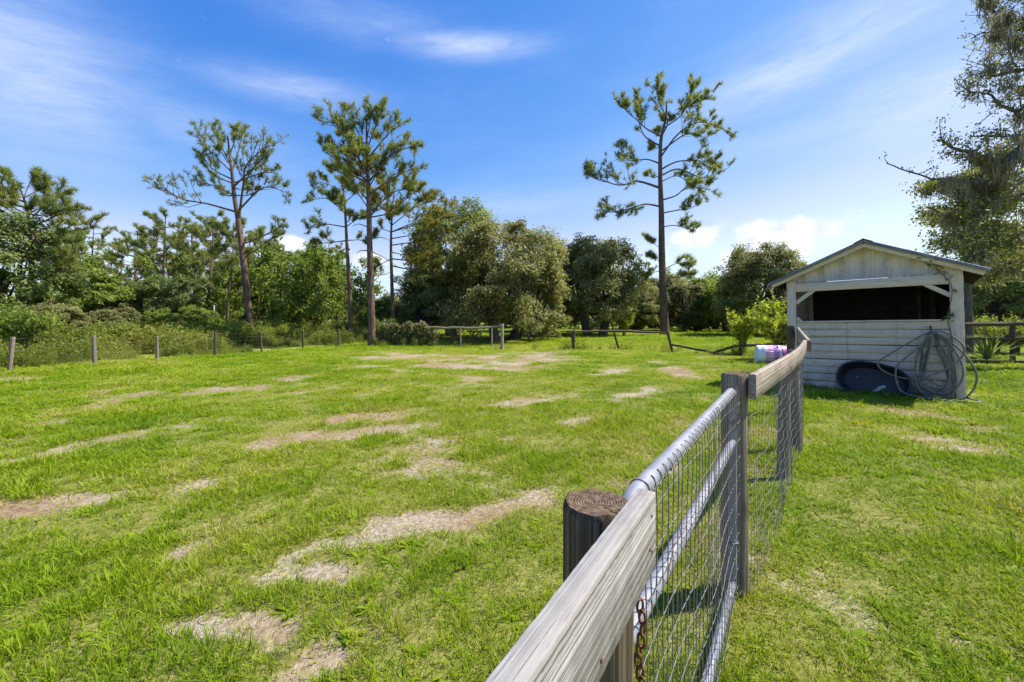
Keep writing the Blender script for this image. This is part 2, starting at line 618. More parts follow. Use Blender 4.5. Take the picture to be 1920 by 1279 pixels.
def fn(k):
    v = k.attr('bc')['Vector']
    x, y, z = k.sep(v)
    w = k.noise(k.vm('MULTIPLY', v, (30, 30, 0)), 1.0, 3)
    r = k.m('ADD', k.vm('LENGTH', k.vm('MULTIPLY', v, (1, 1, 0))), k.m('MULTIPLY', w, 0.008))
    ring = k.m('SINE', k.m('MULTIPLY', r, 2 * math.pi / 0.0052))
    sp = k.noise(v, 90, 3)
    c = k.ramp(k.m('ADD', k.m('MULTIPLY', ring, 0.10), k.m('MULTIPLY', sp, 1.0)), [(0.2, (.028, .017, .010)), (0.5, (.10, .066, .042)), (0.8, (.23, .17, .115))])
    a = k.m('ARCTAN2', y, x)
    cr = k.noise(k.comb(k.m('MULTIPLY', k.m('COSINE', a), 4.5), k.m('MULTIPLY', k.m('SINE', a), 4.5), k.m('MULTIPLY', r, 6.0)), 1.6, 3, .6)
    crack = k.mr(cr, .60, .66)
    c = k.mix(k.m('MULTIPLY', crack, .8), c, (.015, .011, .008))
    grey = k.noise(v, 32, 4, .6)
    c = k.mix(k.mr(grey, .5, .72, 0, .55), c, (.17, .155, .135))
    return bsdf(k, c, .9, k.bump(k.m('SUBTRACT', k.m('ADD', k.m('MULTIPLY', ring, .5), k.m('MULTIPLY', sp, 1.5)), k.m('MULTIPLY', crack, 2.0)), .6, .002), spec=.1)


M['endgrain'] = material('end_grain', fn)


def fn(k):
    v = k.attr('bc')['Vector']
    n = k.noise(v, 14, 4)
    f = k.noise(v, 120, 2)
    c = k.mix(k.mr(n, .4, .7), (.20, .21, .24), (.27, .28, .315))
    c = k.mix(k.mr(f, .66, .76, 0, .6), c, (.16, .12, .09))
    return bsdf(k, c, k.mr(n, .3, .7, .5, .65), k.bump(f, .1, .001), metal=.15, spec=.35)


M['pipe'] = material('galvanised_pipe', fn)


def fn(k):
    v = k.attr('bc')['Vector']
    n = k.noise(v, 25, 3)
    c = k.ramp(n, [(.3, (.09, .07, .06)), (.48, (.15, .145, .145)), (.7, (.23, .235, .25))])
    return bsdf(k, c, .6, metal=.25)


M['wire'] = material('old_wire', fn)


def fn(k):
    v = k.attr('bc')['Vector']
    n = k.noise(v, 160, 3)
    return bsdf(k, k.ramp(n, [(.3, (.035, .016, .01)), (.5, (.13, .05, .022)), (.7, (.24, .105, .05))]), .85, k.bump(n, .5, .001))


M['rust'] = material('rusty_iron', fn)


def fn(k):
    v = k.attr('bc')['Vector']
    n = k.noise(v, 2.2, 4)
    f = k.noise(v, 30, 3)
    c = k.mix(k.mr(n, .4, .65), (.13, .145, .165), (.23, .245, .265))
    c = k.mix(k.mr(f, .6, .75, 0, .5), c, (.12, .075, .045))
    return bsdf(k, c, .55, k.bump(f, .15, .002), metal=.55)


M['roof'] = material('galvanised_roof', fn)


def fn(k):
    v = k.attr('bc')['Vector']
    n = k.noise(v, 7, 5, .65)
    f = k.noise(v, 60, 3)
    c = k.mix(k.mr(n, .45, .7), (.010, .011, .016), (.026, .028, .036))
    c = k.mix(k.mr(f, .66, .74, 0, .55), c, (.30, .30, .31))
    return bsdf(k, c, k.mr(n, .4, .7, .42, .7), k.bump(n, .2, .01), spec=.45)


M['rubber'] = material('dark_tub_plastic', fn)
M['scuff'] = material('pale_scuff', lambda k: bsdf(k, k.mix(k.noise(k.attr('bc')['Vector'], 40, 3), (.28, .28, .29), (.5, .5, .5)), .8))


def fn(k):
    v = k.attr('bc')['Vector']
    n = k.noise(v, 9, 4)
    return bsdf(k, k.ramp(n, [(.3, (.10, .095, .08)), (.6, (.20, .19, .16)), (.75, (.12, .105, .08))]), .55, spec=.35)


M['hose'] = material('faded_hose', fn)


def plast(name, c, r=.45):
    def fn(k):
        n = k.noise(k.attr('bc')['Vector'], 6, 4)
        return bsdf(k, k.mix(k.mr(n, .35, .75, 0, .5), c, tuple(min(1, q * .65 + .05) for q in c)), r, spec=.4)
    return material(name, fn)


M['aqua'] = plast('pale_aqua_paint', (.74, .83, .86))
M['pink'] = plast('pink_paint', (.80, .40, .66))
M['lilac'] = plast('lilac_paint', (.56, .24, .58))
M['purple'] = plast('purple_paint', (.22, .07, .42))
M['magenta'] = plast('magenta_paint', (.68, .09, .38))
M['iron'] = plast('black_iron', (.02, .02, .022), .6)
M['whitepole'] = plast('pale_pole', (.55, .55, .53), .6)


def bark_mat(name, dark, light, sc_=1.0):
    def fn(k):
        v = k.attr('bc')['Vector']
        n = k.noise(k.vm('MULTIPLY', v, (3.5 * sc_, 16 * sc_, 16 * sc_)), 1.0, 5, .65)
        m2 = k.noise(k.vm('MULTIPLY', v, (.8, 2, 2)), 1.0, 3)
        c = k.ramp(n, [(.3, dark), (.52, tuple((a + b) / 2 for a, b in zip(dark, light))), (.68, light)])
        c = k.mix(k.mr(m2, .4, .7, 0, .4), c, dark)
        return bsdf(k, c, .95, k.bump(n, .8, .03), spec=.1)
    return material(name, fn)


M['pine_bark'] = bark_mat('pine_bark', (.055, .034, .024), (.25, .175, .13))
M['oak_bark'] = bark_mat('oak_bark', (.045, .036, .028), (.18, .155, .125))
M['grey_bark'] = bark_mat('grey_bark', (.055, .047, .04), (.19, .17, .15))


def leaf_mat(name, stops, trans=0.35, rough=.6, obv=.12, spec=.3, big=0.5):
    """stops: leaf colours from the darker to the paler leaves; tint is per leaf, clumps differ a little too"""
    def fn(k):
        t = k.attr('tint')['Fac']
        g = k.new('ShaderNodeNewGeometry').outputs['Position']
        n = k.noise(g, big, 3)
        rnd = k.new('ShaderNodeObjectInfo').outputs['Random']
        f = k.m('ADD', k.m('MULTIPLY', t, .55), k.m('ADD', k.m('MULTIPLY', k.m('SUBTRACT', n, .5), 1.1), k.m('ADD', .22, k.m('MULTIPLY', k.m('SUBTRACT', rnd, .5), obv))))
        c = k.ramp(f, stops)
        p = bsdf(k, c, rough, spec=spec)
        tr = k.new('ShaderNodeBsdfTranslucent')
        k.put(tr.inputs[0], k.mix(.5, c, k.mix(1.0, c, (1.0, 1.0, .35), 'MULTIPLY')))
        mx = k.new('ShaderNodeMixShader')
        mx.inputs[0].default_value = trans
        k.l.new(p, mx.inputs[1])
        k.l.new(tr.outputs[0], mx.inputs[2])
        return mx.outputs[0]
    return material(name, fn)


M['oak_leaf'] = leaf_mat('oak_leaf', [(.1, (0.103, 0.117, 0.036)), (.45, (0.214, 0.221, 0.074)), (.75, (0.331, 0.324, 0.127)), (1, (0.455, 0.428, 0.216))], 0.50)
M['dark_leaf'] = leaf_mat('dark_leaf', [(.1, (0.106, 0.155, 0.048)), (.5, (0.211, 0.269, 0.084)), (1, (0.341, 0.390, 0.135))], 0.50)
M['green_leaf'] = leaf_mat('green_leaf', [(.1, (0.110, 0.166, 0.025)), (.5, (0.214, 0.283, 0.049)), (1, (0.345, 0.400, 0.089))], 0.55)
M['lime_leaf'] = leaf_mat('lime_leaf', [(.1, (.20, .25, .025)), (.5, (.34, .40, .04)), (1, (.48, .50, .08))], .55)
M['needle'] = leaf_mat('pine_needle', [(.1, (0.125, 0.168, 0.045)), (.5, (0.245, 0.287, 0.077)), (.85, (0.364, 0.371, 0.115)), (1, (0.476, 0.379, 0.129))], 0.50, big=.8)
M['needle_yellow'] = leaf_mat('yellowing_needle', [(.1, (0.111, 0.131, 0.032)), (.42, (0.230, 0.236, 0.051)), (.7, (0.367, 0.315, 0.067)), (1, (0.499, 0.289, 0.072))], 0.50, big=.6)
M['moss'] = leaf_mat('hanging_moss', [(.1, (0.220, 0.198, 0.154)), (.6, (0.341, 0.314, 0.253)), (1, (0.462, 0.429, 0.352))], .4, .9, spec=.05)
M['weed_leaf'] = leaf_mat('weed_leaf', [(.1, (.12, .165, .028)), (.5, (.255, .30, .045)), (.8, (.36, .37, .07)), (1, (.42, .33, .15))], .55, big=.35)
M['vine_leaf'] = leaf_mat('vine_leaf', [(.1, (.09, .10, .03)), (.5, (.17, .175, .06)), (1, (.30, .24, .13))], .4, big=1.2)


def fn(k):
    b = k.attr('bare')['Fac']
    v = k.new('ShaderNodeTexCoord').outputs['Object']
    n1 = k.noise(v, 26, 5, .6)
    n2 = k.noise(v, 3.0, 4, .6)
    n3 = k.noise(v, 150, 3, .6)
    n4 = k.noise(v, .55, 3)
    thatch = k.ramp(n1, [(.3, (.10, .085, .035)), (.5, (.19, .165, .06)), (.68, (.31, .25, .125))])
    green = k.ramp(n2, [(.3, (.16, .22, .018)), (.7, (.26, .31, .035))])
    d = k.vm('LENGTH', k.vm('MULTIPLY', v, (1, 1, 0)))
    base = k.mix(k.mr(d, 6, 30, .25, .92), thatch, green)
    sand = k.ramp(n1, [(.3, (.20, .16, .11)), (.5, (.32, .27, .20)), (.7, (.45, .395, .315))])
    brown = k.ramp(n1, [(.3, (.16, .105, .06)), (.7, (.34, .245, .155))])
    sand = k.mix(k.mr(n4, .42, .6), sand, brown)
    sand = k.mix(k.mr(n3, .58, .7, 0, .5), sand, (.14, .10, .06))
    f = k.mr(k.m('ADD', b, k.m('MULTIPLY', k.m('SUBTRACT', n1, .5), .95)), .18, .72, 0, 1, True)
    c = k.mix(f, base, sand)
    h = k.m('ADD', k.m('MULTIPLY', n1, 1.0), k.m('MULTIPLY', n3, .4))
    return bsdf(k, c, .95, k.bump(h, .7, .03), spec=.08)


M['ground'] = material('turf_and_sand', fn)


def fn(k):
    t = k.attr('tint', 'INSTANCER')['Fac']
    s = k.attr('tint')['Fac']
    hz = k.attr('bc')['Vector']
    zz = k.sep(hz)[2]
    f = k.m('ADD', k.m('MULTIPLY', s, .45), k.m('MULTIPLY', t, .75))
    c = k.ramp(f, [(0.04, (.080, .165, .009)), (.34, (.175, .285, .010)), (.66, (.285, .37, .018)), (.86, (.37, .37, .055)), (1, (.47, .39, .20))])
    p = bsdf(k, c, .6, spec=.12)
    tr = k.new('ShaderNodeBsdfTranslucent')
    k.put(tr.inputs[0], k.mix(1.0, c, (1.0, 1.0, .4), 'MULTIPLY'))
    mx = k.new('ShaderNodeMixShader')
    mx.inputs[0].default_value = .46
    k.l.new(p, mx.inputs[1])
    k.l.new(tr.outputs[0], mx.inputs[2])
    return mx.outputs[0]


M['grass'] = material('grass_blade', fn)

# ================================================================== GROUND
def build_ground():
    nx, ny = 520, 460
    b = 7.0
    a = 1.2
    x = a * np.sinh(b * np.linspace(-1, 1, nx))
    t = np.linspace(-0.50, 1, ny)
    y = 3.6 + a * np.sinh(b * t)
    X, Y = np.meshgrid(x, y)
    Z = gz(X, Y)
    m = bare(X.ravel(), Y.ravel())
    Z = Z - 0.012 * m.reshape(Z.shape)
    i, j = np.meshgrid(np.arange(ny - 1), np.arange(nx - 1), indexing='ij')
    f = np.stack([i * nx + j, i * nx + j + 1, (i + 1) * nx + j + 1, (i + 1) * nx + j], 2).reshape(-1, 4)
    mb = MB().add(np.stack([X.ravel(), Y.ravel(), Z.ravel()], 1), f)
    me = mb.mesh('ground', M['ground'], True)
    at = me.attributes.new('bare', 'FLOAT', 'POINT')
    at.data.foreach_set('value', m.astype(np.float32))
    o = obj('ground', me)
    tag(o, 'grassy paddock ground with sandy bare patches', kind='structure')


build_ground()


def tuft_mesh(name, nb, hmin, hmax, rad, wid, seg=3, lean=0.6):
    mb = MB()
    for i in range(nb):
        a = rng.random() * 2 * math.pi
        r = rad * math.sqrt(rng.random())
        base = np.array([r * math.cos(a), r * math.sin(a), -0.01])
        d = a + rng.normal() * .9
        hh = hmin + (hmax - hmin) * rng.random()
        ln = lean * (0.25 + rng.random()) * hh
        out = np.array([math.cos(d), math.sin(d), 0])
        side = np.array([-math.sin(d + rng.normal() * .5), math.cos(d + rng.normal() * .5), 0])
        w = wid * (.7 + .6 * rng.random())
        V = []
        for q in range(seg):
            t = q / seg
            c = base + out * ln * t ** 1.8 + np.array([0, 0, hh * (t - .28 * t ** 3 * (ln / hh))])
            ww = w * (1 - .55 * t)
            V += [c - side * ww / 2, c + side * ww / 2]
        V.append(base + out * ln + np.array([0, 0, hh * (1 - .3 * ln / hh)]))
        V = np.array(V)
        tn = rng.random()
        mb.add(V, [(2 * q, 2 * q + 1, 2 * q + 3, 2 * q + 2) for q in range(seg - 1)], None, tn)
        mb.add(V[-3:], [(0, 1, 2)], None, tn)
    return mb.mesh(name, M['grass'])


def scatter(name, variants, P, S, RZ, tint, idx, label, cat):
    """one object whose points carry instances of the tufts"""
    coll = bpy.data.collections.new(name + '_tufts')
    for i, me in enumerate(variants):
        coll.objects.link(bpy.data.objects.new('%s_%02d' % (name, i), me))
    me = bpy.data.meshes.new(name)
    me.vertices.add(len(P))
    me.vertices.foreach_set('co', P.astype(np.float32).ravel())
    for nm, ty, arr, key in (('sc', 'FLOAT_VECTOR', S, 'vector'), ('rz', 'FLOAT_VECTOR', RZ, 'vector'), ('tint', 'FLOAT', tint, 'value'), ('idx', 'INT', idx, 'value')):
        at = me.attributes.new(nm, ty, 'POINT')
        at.data.foreach_set(key, np.asarray(arr, np.int32 if ty == 'INT' else np.float32).ravel())
    o = obj(name, me)
    ng = bpy.data.node_groups.new(name, 'GeometryNodeTree')
    ng.interface.new_socket('Geometry', in_out='INPUT', socket_type='NodeSocketGeometry')
    ng.interface.new_socket('Geometry', in_out='OUTPUT', socket_type='NodeSocketGeometry')
    gi = ng.nodes.new('NodeGroupInput')
    go = ng.nodes.new('NodeGroupOutput')
    ip = ng.nodes.new('GeometryNodeInstanceOnPoints')
    ci = ng.nodes.new('GeometryNodeCollectionInfo')
    ci.inputs['Collection'].default_value = coll
    ci.inputs['Separate Children'].default_value = True
    ci.inputs['Reset Children'].default_value = True
    L = ng.links.new
    L(gi.outputs[0], ip.inputs['Points'])
    L(ci.outputs[0], ip.inputs['Instance'])
    ip.inputs['Pick Instance'].default_value = True

    def na(nm, ty='FLOAT_VECTOR'):
        a = ng.nodes.new('GeometryNodeInputNamedAttribute')
        a.data_type = ty
        a.inputs['Name'].default_value = nm
        return a.outputs['Attribute']
    L(na('sc'), ip.inputs['Scale'])
    L(na('idx', 'INT'), ip.inputs['Instance Index'])
    er = ng.nodes.new('FunctionNodeEulerToRotation')
    L(na('rz'), er.inputs[0])
    L(er.outputs[0], ip.inputs['Rotation'])
    L(ip.outputs[0], go.inputs[0])
    md = o.modifiers.new('scatter', 'NODES')
    md.node_group = ng
    return tag(o, label, cat, kind='stuff')


SHED_C = np.array([7.72, 9.26])
SHED_U = np.array([2.08, -2.04]) / math.hypot(2.08, 2.04)
SHED_V = np.array([-SHED_U[1], SHED_U[0]])


def field_points():
    P, S = [], []
    r = np.random.default_rng(5)
    for d0, d1, dens in ((1.5, 3.0, 1150), (3.0, 5, 720), (5, 8, 400), (8, 13, 190), (13, 20, 95), (20, 32, 42), (32, 62, 17)):
        half = d1 * 1.25 + .5
        n = int((d1 - d0) * 2 * half * dens)
        y = r.random(n) * (d1 - d0) + d0
        x = (r.random(n) * 2 - 1) * half
        keep = np.abs(x) < y * 1.22 + .6
        P.append(np.stack([x[keep], y[keep]], 1))
    P = np.concatenate(P)
    x, y = P[:, 0], P[:, 1]
    m = bare(x, y)
    u = (x - SHED_C[0]) * SHED_U[0] + (y - SHED_C[1]) * SHED_U[1]
    w = (x - SHED_C[0]) * SHED_V[0] + (y - SHED_C[1]) * SHED_V[1]
    inshed = (np.abs(u) < 1.55) & (w > -.02) & (w < 2.7)
    # nothing mown beyond the wire fence on the left
    fx = np.interp(y, [10, 13, 24.8, 40], [-17.5, -15.3, -10.2, -8.5])
    clump = fbm(x * 2.4, y * 2.4, 77, 3)
    pr = (1 - .90 * sstep(.12, .68, m)) * (.34 + .85 * sstep(.3, .65, clump))
    keep = (r.random(len(x)) < pr) & ~inshed & ((x > fx - .2) | (y > 30))
    P, m, clump = P[keep], m[keep], clump[keep]
    x, y = P[:, 0], P[:, 1]
    d = np.hypot(x, y)
    grow = 1 + np.clip((d - 2.2) / 5.5, 0, 6.0)
    hvar = (.26 + .92 * fbm(x * .8, y * .8, 91, 3)) * (.7 + .5 * r.random(len(x))) * (1 - .5 * m)
    # ungrazed strips: along the fence line and round the shed
    fl = np.abs((x - 1.27) * .80 - (y - 2.43) * .60)
    edge = np.maximum(np.exp(-(fl / .13) ** 2) * (y < 9) * .55, np.exp(-((w[keep] + .12) / .25) ** 2) * (np.abs(u[keep]) < 1.6) * 1.0)
    near_left = sstep(-.9, -2.2, x) * sstep(6, 3.2, y) * .35
    hvar = hvar * (1 + edge + near_left)
    z = gz(x, y) - .004
    S = np.stack([grow, grow, hvar * (1 + .075 * (grow - 1)) * 1.0], 1)
    RZ = np.stack([r.normal(size=len(x)) * .13, r.normal(size=len(x)) * .13, r.random(len(x)) * 6.283], 1)
    big = fbm(x * .35, y * .35, 15, 4)
    mid = fbm(x * 1.5, y * 1.5, 16, 3)
    tint = .29 + 1.0 * (big - .5) + .55 * (mid - .5) + .28 * m + .24 * r.random(len(x)) * r.random(len(x))
    dry = (r.random(len(x)) < .05 + .75 * m + .15 * sstep(.5, .7, mid))
    tint = np.where(dry, tint + .35, tint) + .07 * sstep(8, 25, d)
    tint = tint - .18 * near_left - .16 * sstep(1.2, 2.2, x) * sstep(8, 3, y)
    # mostly fine grass, here and there a lush clump or a broad leaved weed
    q = r.random(len(x))
    idx = r.integers(0, 4, len(x))
    lush = fbm(x * 1.1, y * 1.1, 123, 2)
    idx = np.where((q < .022 + .08 * sstep(.58, .7, lush)) & (m < .3), 4, idx)
    idx = np.where((q > .985) & (d < 14) & (m < .15), 5, idx)
    idx = np.where((q > .95) & (q <= .975) & (d < 12), 6, idx)
    S[idx == 5] = np.minimum(S[idx == 5], 1.1)
    return np.stack([x, y, z], 1), S, RZ, np.clip(tint, 0, 1), idx


tv = [tuft_mesh('tuft_a', 17, .030, .085, .055, .0042, 3, .7), tuft_mesh('tuft_b', 15, .020, .060, .060, .0046, 3, 1.0),
      tuft_mesh('tuft_c', 19, .035, .105, .045, .0040, 3, .55), tuft_mesh('tuft_d', 14, .015, .045, .065, .0050, 2, 1.3)]
tv.append(tuft_mesh('tuft_e', 30, .06, .14, .06, .0052, 4, .6))


def weed_rosette(name, n, ln, wid, up):
    mb = MB()
    for i in range(n):
        a = i * 2.4 + rng.normal() * .3
        L = ln * (.5 + .6 * rng.random())
        o = np.array([math.cos(a), math.sin(a), 0])
        sd_ = np.array([-math.sin(a), math.cos(a), 0])
        e = up * (.3 + .9 * rng.random())
        V = []
        for t, w in ((0.05, .25), (.45, 1.0), (.8, .7)):
            c = o * L * t + np.array([0, 0, L * e * t * (1.3 - .8 * t)])
            V += [c - sd_ * wid * w, c + sd_ * wid * w]
        V.append(o * L + np.array([0, 0, L * e * .5]))
        V = np.array(V)
        tn = .1 + .5 * rng.random()
        mb.add(V, [(0, 1, 3, 2), (2, 3, 5, 4)], None, tn)
        mb.add(V[4:], [(0, 1, 2)], None, tn)
    return mb.mesh(name, M['grass'])


tv.append(weed_rosette('weed_rosette', 11, .075, .011, .7))
tv.append(tuft_mesh('straw', 16, .006, .03, .075, .0034, 3, 3.2))
scatter('grass', tv, *field_points(), 'bright green grass over the paddock and yard', 'grass')


# ================================================================== POSTS
def post_mesh(name, r, h, mat, n=14, taper=.04, wob=.006, below=.15, cap=M['endgrain'], seg=6, lean=(0, 0), flat=None):
    """round timber post with a rough top; local origin at the ground"""
    mb = MB()
    zs = np.concatenate([np.linspace(-below, h * .9, seg), [h - .012, h]])
    th = np.arange(n) * 2 * math.pi / n
    V, BC = [], []
    o1, o2 = rng.random(2) * 50
    for z in zs:
        rr = r * (1 - taper * z / h)
        if z == h:
            rr -= .006
        ra = rr + wob * 2 * (vn(np.cos(th) * 1.6 + o1, np.sin(th) * 1.6 + z * 1.5 + o2, 4) - .5)
        zz = np.full(n, z)
        if z >= h - .02:
            zz = zz + .008 * (vn(np.cos(th) * 3 + o2, np.sin(th) * 3, 6) - .5)
        t = (z / h)
        V.append(np.stack([ra * np.cos(th) + lean[0] * t, ra * np.sin(th) + lean[1] * t, zz], 1))
        BC.append(np.stack([zz, rr * np.cos(th), rr * np.sin(th)], 1) + np.array([o1, 0, 0]))
    k = len(zs)
    f = [(i * n + j, i * n + (j + 1) % n, (i + 1) * n + (j + 1) % n, (i + 1) * n + j) for i in range(k - 1) for j in range(n)]
    mb.add(np.concatenate(V), f, np.concatenate(BC))
    nside = len(f)
    # top: rings of the sawn end, raised and sunk
    rings = [1.0, .88, .76, .62, .48, .34, .2, .08]
    ctr = np.array([lean[0], lean[1], h])
    TV, TB = [], []
    top = V[-1]
    for q, s in enumerate(rings):
        p = ctr + (top - ctr) * s
        p[:, 2] = h + (top[:, 2] - h) * s + (.0005 if q % 2 else -.0005) * (q > 0) - .002 * (1 - s) + .004 * (vn(p[:, 0] * 90, p[:, 1] * 90, 3) - .5) * (q > 0)
        TV.append(p)
        TB.append(np.stack([(p[:, 0] - lean[0]), (p[:, 1] - lean[1]), np.full(n, o1)], 1))
    tf = [(i * n + j, i * n + (j + 1) % n, (i + 1) * n + (j + 1) % n, (i + 1) * n + j) for i in range(len(rings) - 1) for j in range(n)]
    mb.add(np.concatenate(TV), tf, np.concatenate(TB))
    mb.add(np.vstack([TV[-1], ctr]), [(j, (j + 1) % n, n) for j in range(n)], np.vstack([TB[-1], [0, 0, o1]]))
    me = mb.mesh(name, [mat, cap], True)
    mi = np.zeros(len(me.polygons), np.int32)
    # triangles come first in the mesh, then the side quads, then the ring quads
    mi[:n] = 1
    mi[n + nside:] = 1
    me.polygons.foreach_set('material_index', mi)
    return me


def put_post(parent, x, y, r, h, mat, lean=(0, 0), name='post', n=14, **kw):
    o = obj(name, post_mesh(name, r, h, mat, n, lean=lean, **kw), parent)
    o.location = (x, y, float(gz(x, y)))
    return o


def wire(parent, pts, r=.0013, name='wire', mat=None, k=4):
    return tube(MB(), pts, r, k).build(name, mat or M['wire'], parent, True)


# fence line: first post, gate, second post, then on towards the shed
P1 = np.array([.155, .788])
P2 = np.array([1.27, 2.43])
P3 = np.array([3.36, 5.05])
P4 = np.array([4.62, 7.05])
ld = (P2 - P1) / np.linalg.norm(P2 - P1)
ln_ = np.array([ld[1], -ld[0]])            # towards the yard on the right
gu = ld

# --- near fence: round post and board
nf = thing('board_fence', 'nearest fence end, dark round post with a pale grey weathered board nailed on', 'fence', (P1[0], P1[1], 0))
put_post(nf, 0, 0, .0625, 1.215, M['post'], n=40, wob=.007, seg=30, taper=.01)
nf.children[0].location = (0, 0, 0)


def near_board():
    a = np.array([.268, .805]) + np.array([-.012, .008])
    b = a - np.array([.52, .853]) * 1.25
    t = np.linspace(0, 1, 150)[:, None]
    z = 1.157
    A = np.array([*(a - P1), z])
    B = np.array([*(b - P1), z - .002])
    P = A + (B - A) * t
    mb = MB()
    sweep(mb, P, .034, .138, bev=.0018, jit=.0006, jf=70)
    me = mb.mesh('rail', [M['board'], M['board_top']])
    nz = np.zeros(len(me.polygons) * 3, np.float32)
    me.polygons.foreach_get('normal', nz)
    me.polygons.foreach_set('material_index', (nz.reshape(-1, 3)[:, 2] > .5).astype(np.int32))
    o = obj('rail', me, nf)
    o['label'] = 'pale grey weathered board with cracked grain'
    # nails
    for s, zz in ((.03, .035), (.045, -.02), (.03, -.03), (.30, -.045)):
        c = A + np.array([*(-np.array([.52, .853]) * s), zz])
        n3 = np.array([.853, -.52, 0])
        tube(MB(), [c + n3 * .014, c + n3 * .0185], .0028, 8, cap=True).build('nail', M['rust'], o)
    # a staple wire wrapped round the post under the board
    th = np.linspace(-2.6, .6, 26)
    pts = np.stack([.0655 * np.cos(th), .0655 * np.sin(th), 1.045 + .012 * np.sin(th * 2)], 1)
    wire(nf, pts, .0014)


near_board()

# --- gate
gate = thing('pipe_gate', 'galvanised pipe gate with wire mesh between the first two posts', 'gate', (P1[0], P1[1], 0))


def g3(s, off, z):
    p = ld * s + ln_ * off
    return np.array([p[0], p[1], z])


GL0, GL1 = .135, float(np.linalg.norm(P2 - P1)) - .10
top_z, mid_z, bot_z = 1.165, .875, .095
pr = .0215


def gate_frame():
    tz = lambda s: top_z + .012 * (s - GL0) / (GL1 - GL0) - .012
    # top pipe bends down into the two uprights
    rc = .09
    arc = [g3(GL0 + rc - rc * math.sin(a), 0, tz(GL0) - rc + rc * math.cos(a)) for a in np.linspace(0, math.pi / 2, 10)]
    arc2 = [g3(GL1 - rc + rc * math.sin(a), 0, tz(GL1) - rc + rc * math.cos(a)) for a in np.linspace(0, math.pi / 2, 10)]
    tube(MB(), arc2[::-1] + [g3(s, 0, tz(s)) for s in np.linspace(GL1 - rc - .05, GL0 + rc + .05, 8)] + arc, pr, 20).build('top_pipe', M['pipe'], gate, True)
    tube(MB(), [g3(GL0 + .02, 0, mid_z - .012), g3(GL1 - .02, 0, mid_z + .004)], pr * .95, 20).build('middle_pipe', M['pipe'], gate, True)
    tube(MB(), [g3(GL0, 0, bot_z), g3(GL1, 0, bot_z + .01)], pr * .95, 20).build('bottom_pipe', M['pipe'], gate, True)
    for s, zt in ((GL0, tz(GL0) - .09), (GL1, tz(GL1) - .09)):
        tube(MB(), [g3(s, 0, bot_z + .015), g3(s, 0, zt)], pr, 20).build('upright', M['pipe'], gate, True)
    # mesh tied on the yard side
    o = pr + .004
    n = int((GL1 - GL0) / .05)
    for i in range(n + 1):
        s = GL0 + .02 + (GL1 - GL0 - .03) * i / n + rng.normal() * .004
        zt = tz(s) + .004
        if i == 0:
            continue
        pts = []
        for z in np.linspace(bot_z - .02, zt - .01, 9):
            sag = .010 * math.sin(3.1 * z + i * .35) + rng.normal() * .0012
            pts.append(g3(s + .004 * math.sin(z * 9 + i), o + .006 + sag * .6, z))
        pts.append(g3(s, pr * .6, zt + pr * .75))
        wire(gate, bez(pts, 2), .0017)
    for j, z in enumerate(np.arange(bot_z, top_z - .03, .1016)):
        pts = []
        for q, s in enumerate(np.linspace(GL0 + .01, GL1, 2 * n)):
            pts.append(g3(s, o + .006 + .010 * math.sin(3.1 * z + q * .17) * .6, z + .002 * (-1) ** q + .006 * math.sin(q * .21 + j)))
        wire(gate, pts, .0015)
    # selvedge wire lashed along the top pipe
    pts = []
    for q, s in enumerate(np.linspace(GL0 - .015, GL1 - .01, 84)):
        pts.append(g3(s, o - .002 - .006 * (q % 2), tz(s) - .012 + .009 * (-1) ** q - (.05 if q < 2 else 0)))
    wire(gate, pts, .0016, 'selvedge_wire')
    # tie wire looped over the top pipe at the corner
    th = np.linspace(-.6, 3.6, 18)
    pts = [g3(GL0 + .12, pr * 1.12 * math.cos(a), tz(GL0) + pr * 1.12 * math.sin(a)) for a in th]
    wire(gate, pts, .0016, 'tie_wire')
    # rust-coloured stray strand slanting across the mesh
    pts = [g3(s, o + .012 + .004 * math.sin(s * 40), z + .012 * math.sin(s * 17)) for s, z in zip(np.linspace(.35, GL1 + .03, 40), np.linspace(.93, 1.10, 40))]
    wire(gate, pts, .0012, 'rusty_strand', M['rust'])
    # hinge straps on the second post
    for z in (.99, .33):
        th = np.linspace(0, 2 * math.pi, 20)
        pts = [g3(GL1 + .0 + (pr + .004) * math.cos(a), (pr + .004) * math.sin(a), z) for a in th]
        m_ = MB()
        tube(m_, pts, .006, 6)
        tube(m_, [g3(GL1 + .02, 0, z), g3(GL1 + .10, 0, z)], .008, 8)
        m_.build('hinge', M['wire'], gate, True)


gate_frame()

# --- chain hanging beside the first post
ch = thing('rusty_chain', 'rusty chain hanging by the dark nearest post', 'chain', (P1[0], P1[1], 0))


def chain():
    base = ld * .098 + ln_ * .052
    for i in range(19):
        z = .985 - i * .0215
        th = np.linspace(0, 2 * math.pi, 15)
        a = .0075
        b = .0145
        ang = .5 + (math.pi / 2 if i % 2 else 0) + rng.normal() * .15
        pts = np.stack([a * np.cos(th) * math.cos(ang), a * np.cos(th) * math.sin(ang), b * np.sin(th)], 1)
        pts += np.array([base[0] + .004 * math.sin(i), base[1] + .003 * math.cos(i * 1.3), z])
        tube(MB(), pts, .0027, 6).build('link', M['rust'], ch, True)
    p = [np.array([base[0], base[1], 1.0])] + [np.array([base[0] * .6, base[1] * .6, 1.01])]
    tube(MB(), p, .003, 6, cap=True).build('nail', M['rust'], ch)


chain()

# --- fence beyond the gate
mf = thing('mesh_fence', 'board and wire mesh fence running from the gate to the shed', 'fence', (P2[0], P2[1], 0))


def rel(p, z=0.):
    return np.array([p[0] - P2[0], p[1] - P2[1], z])


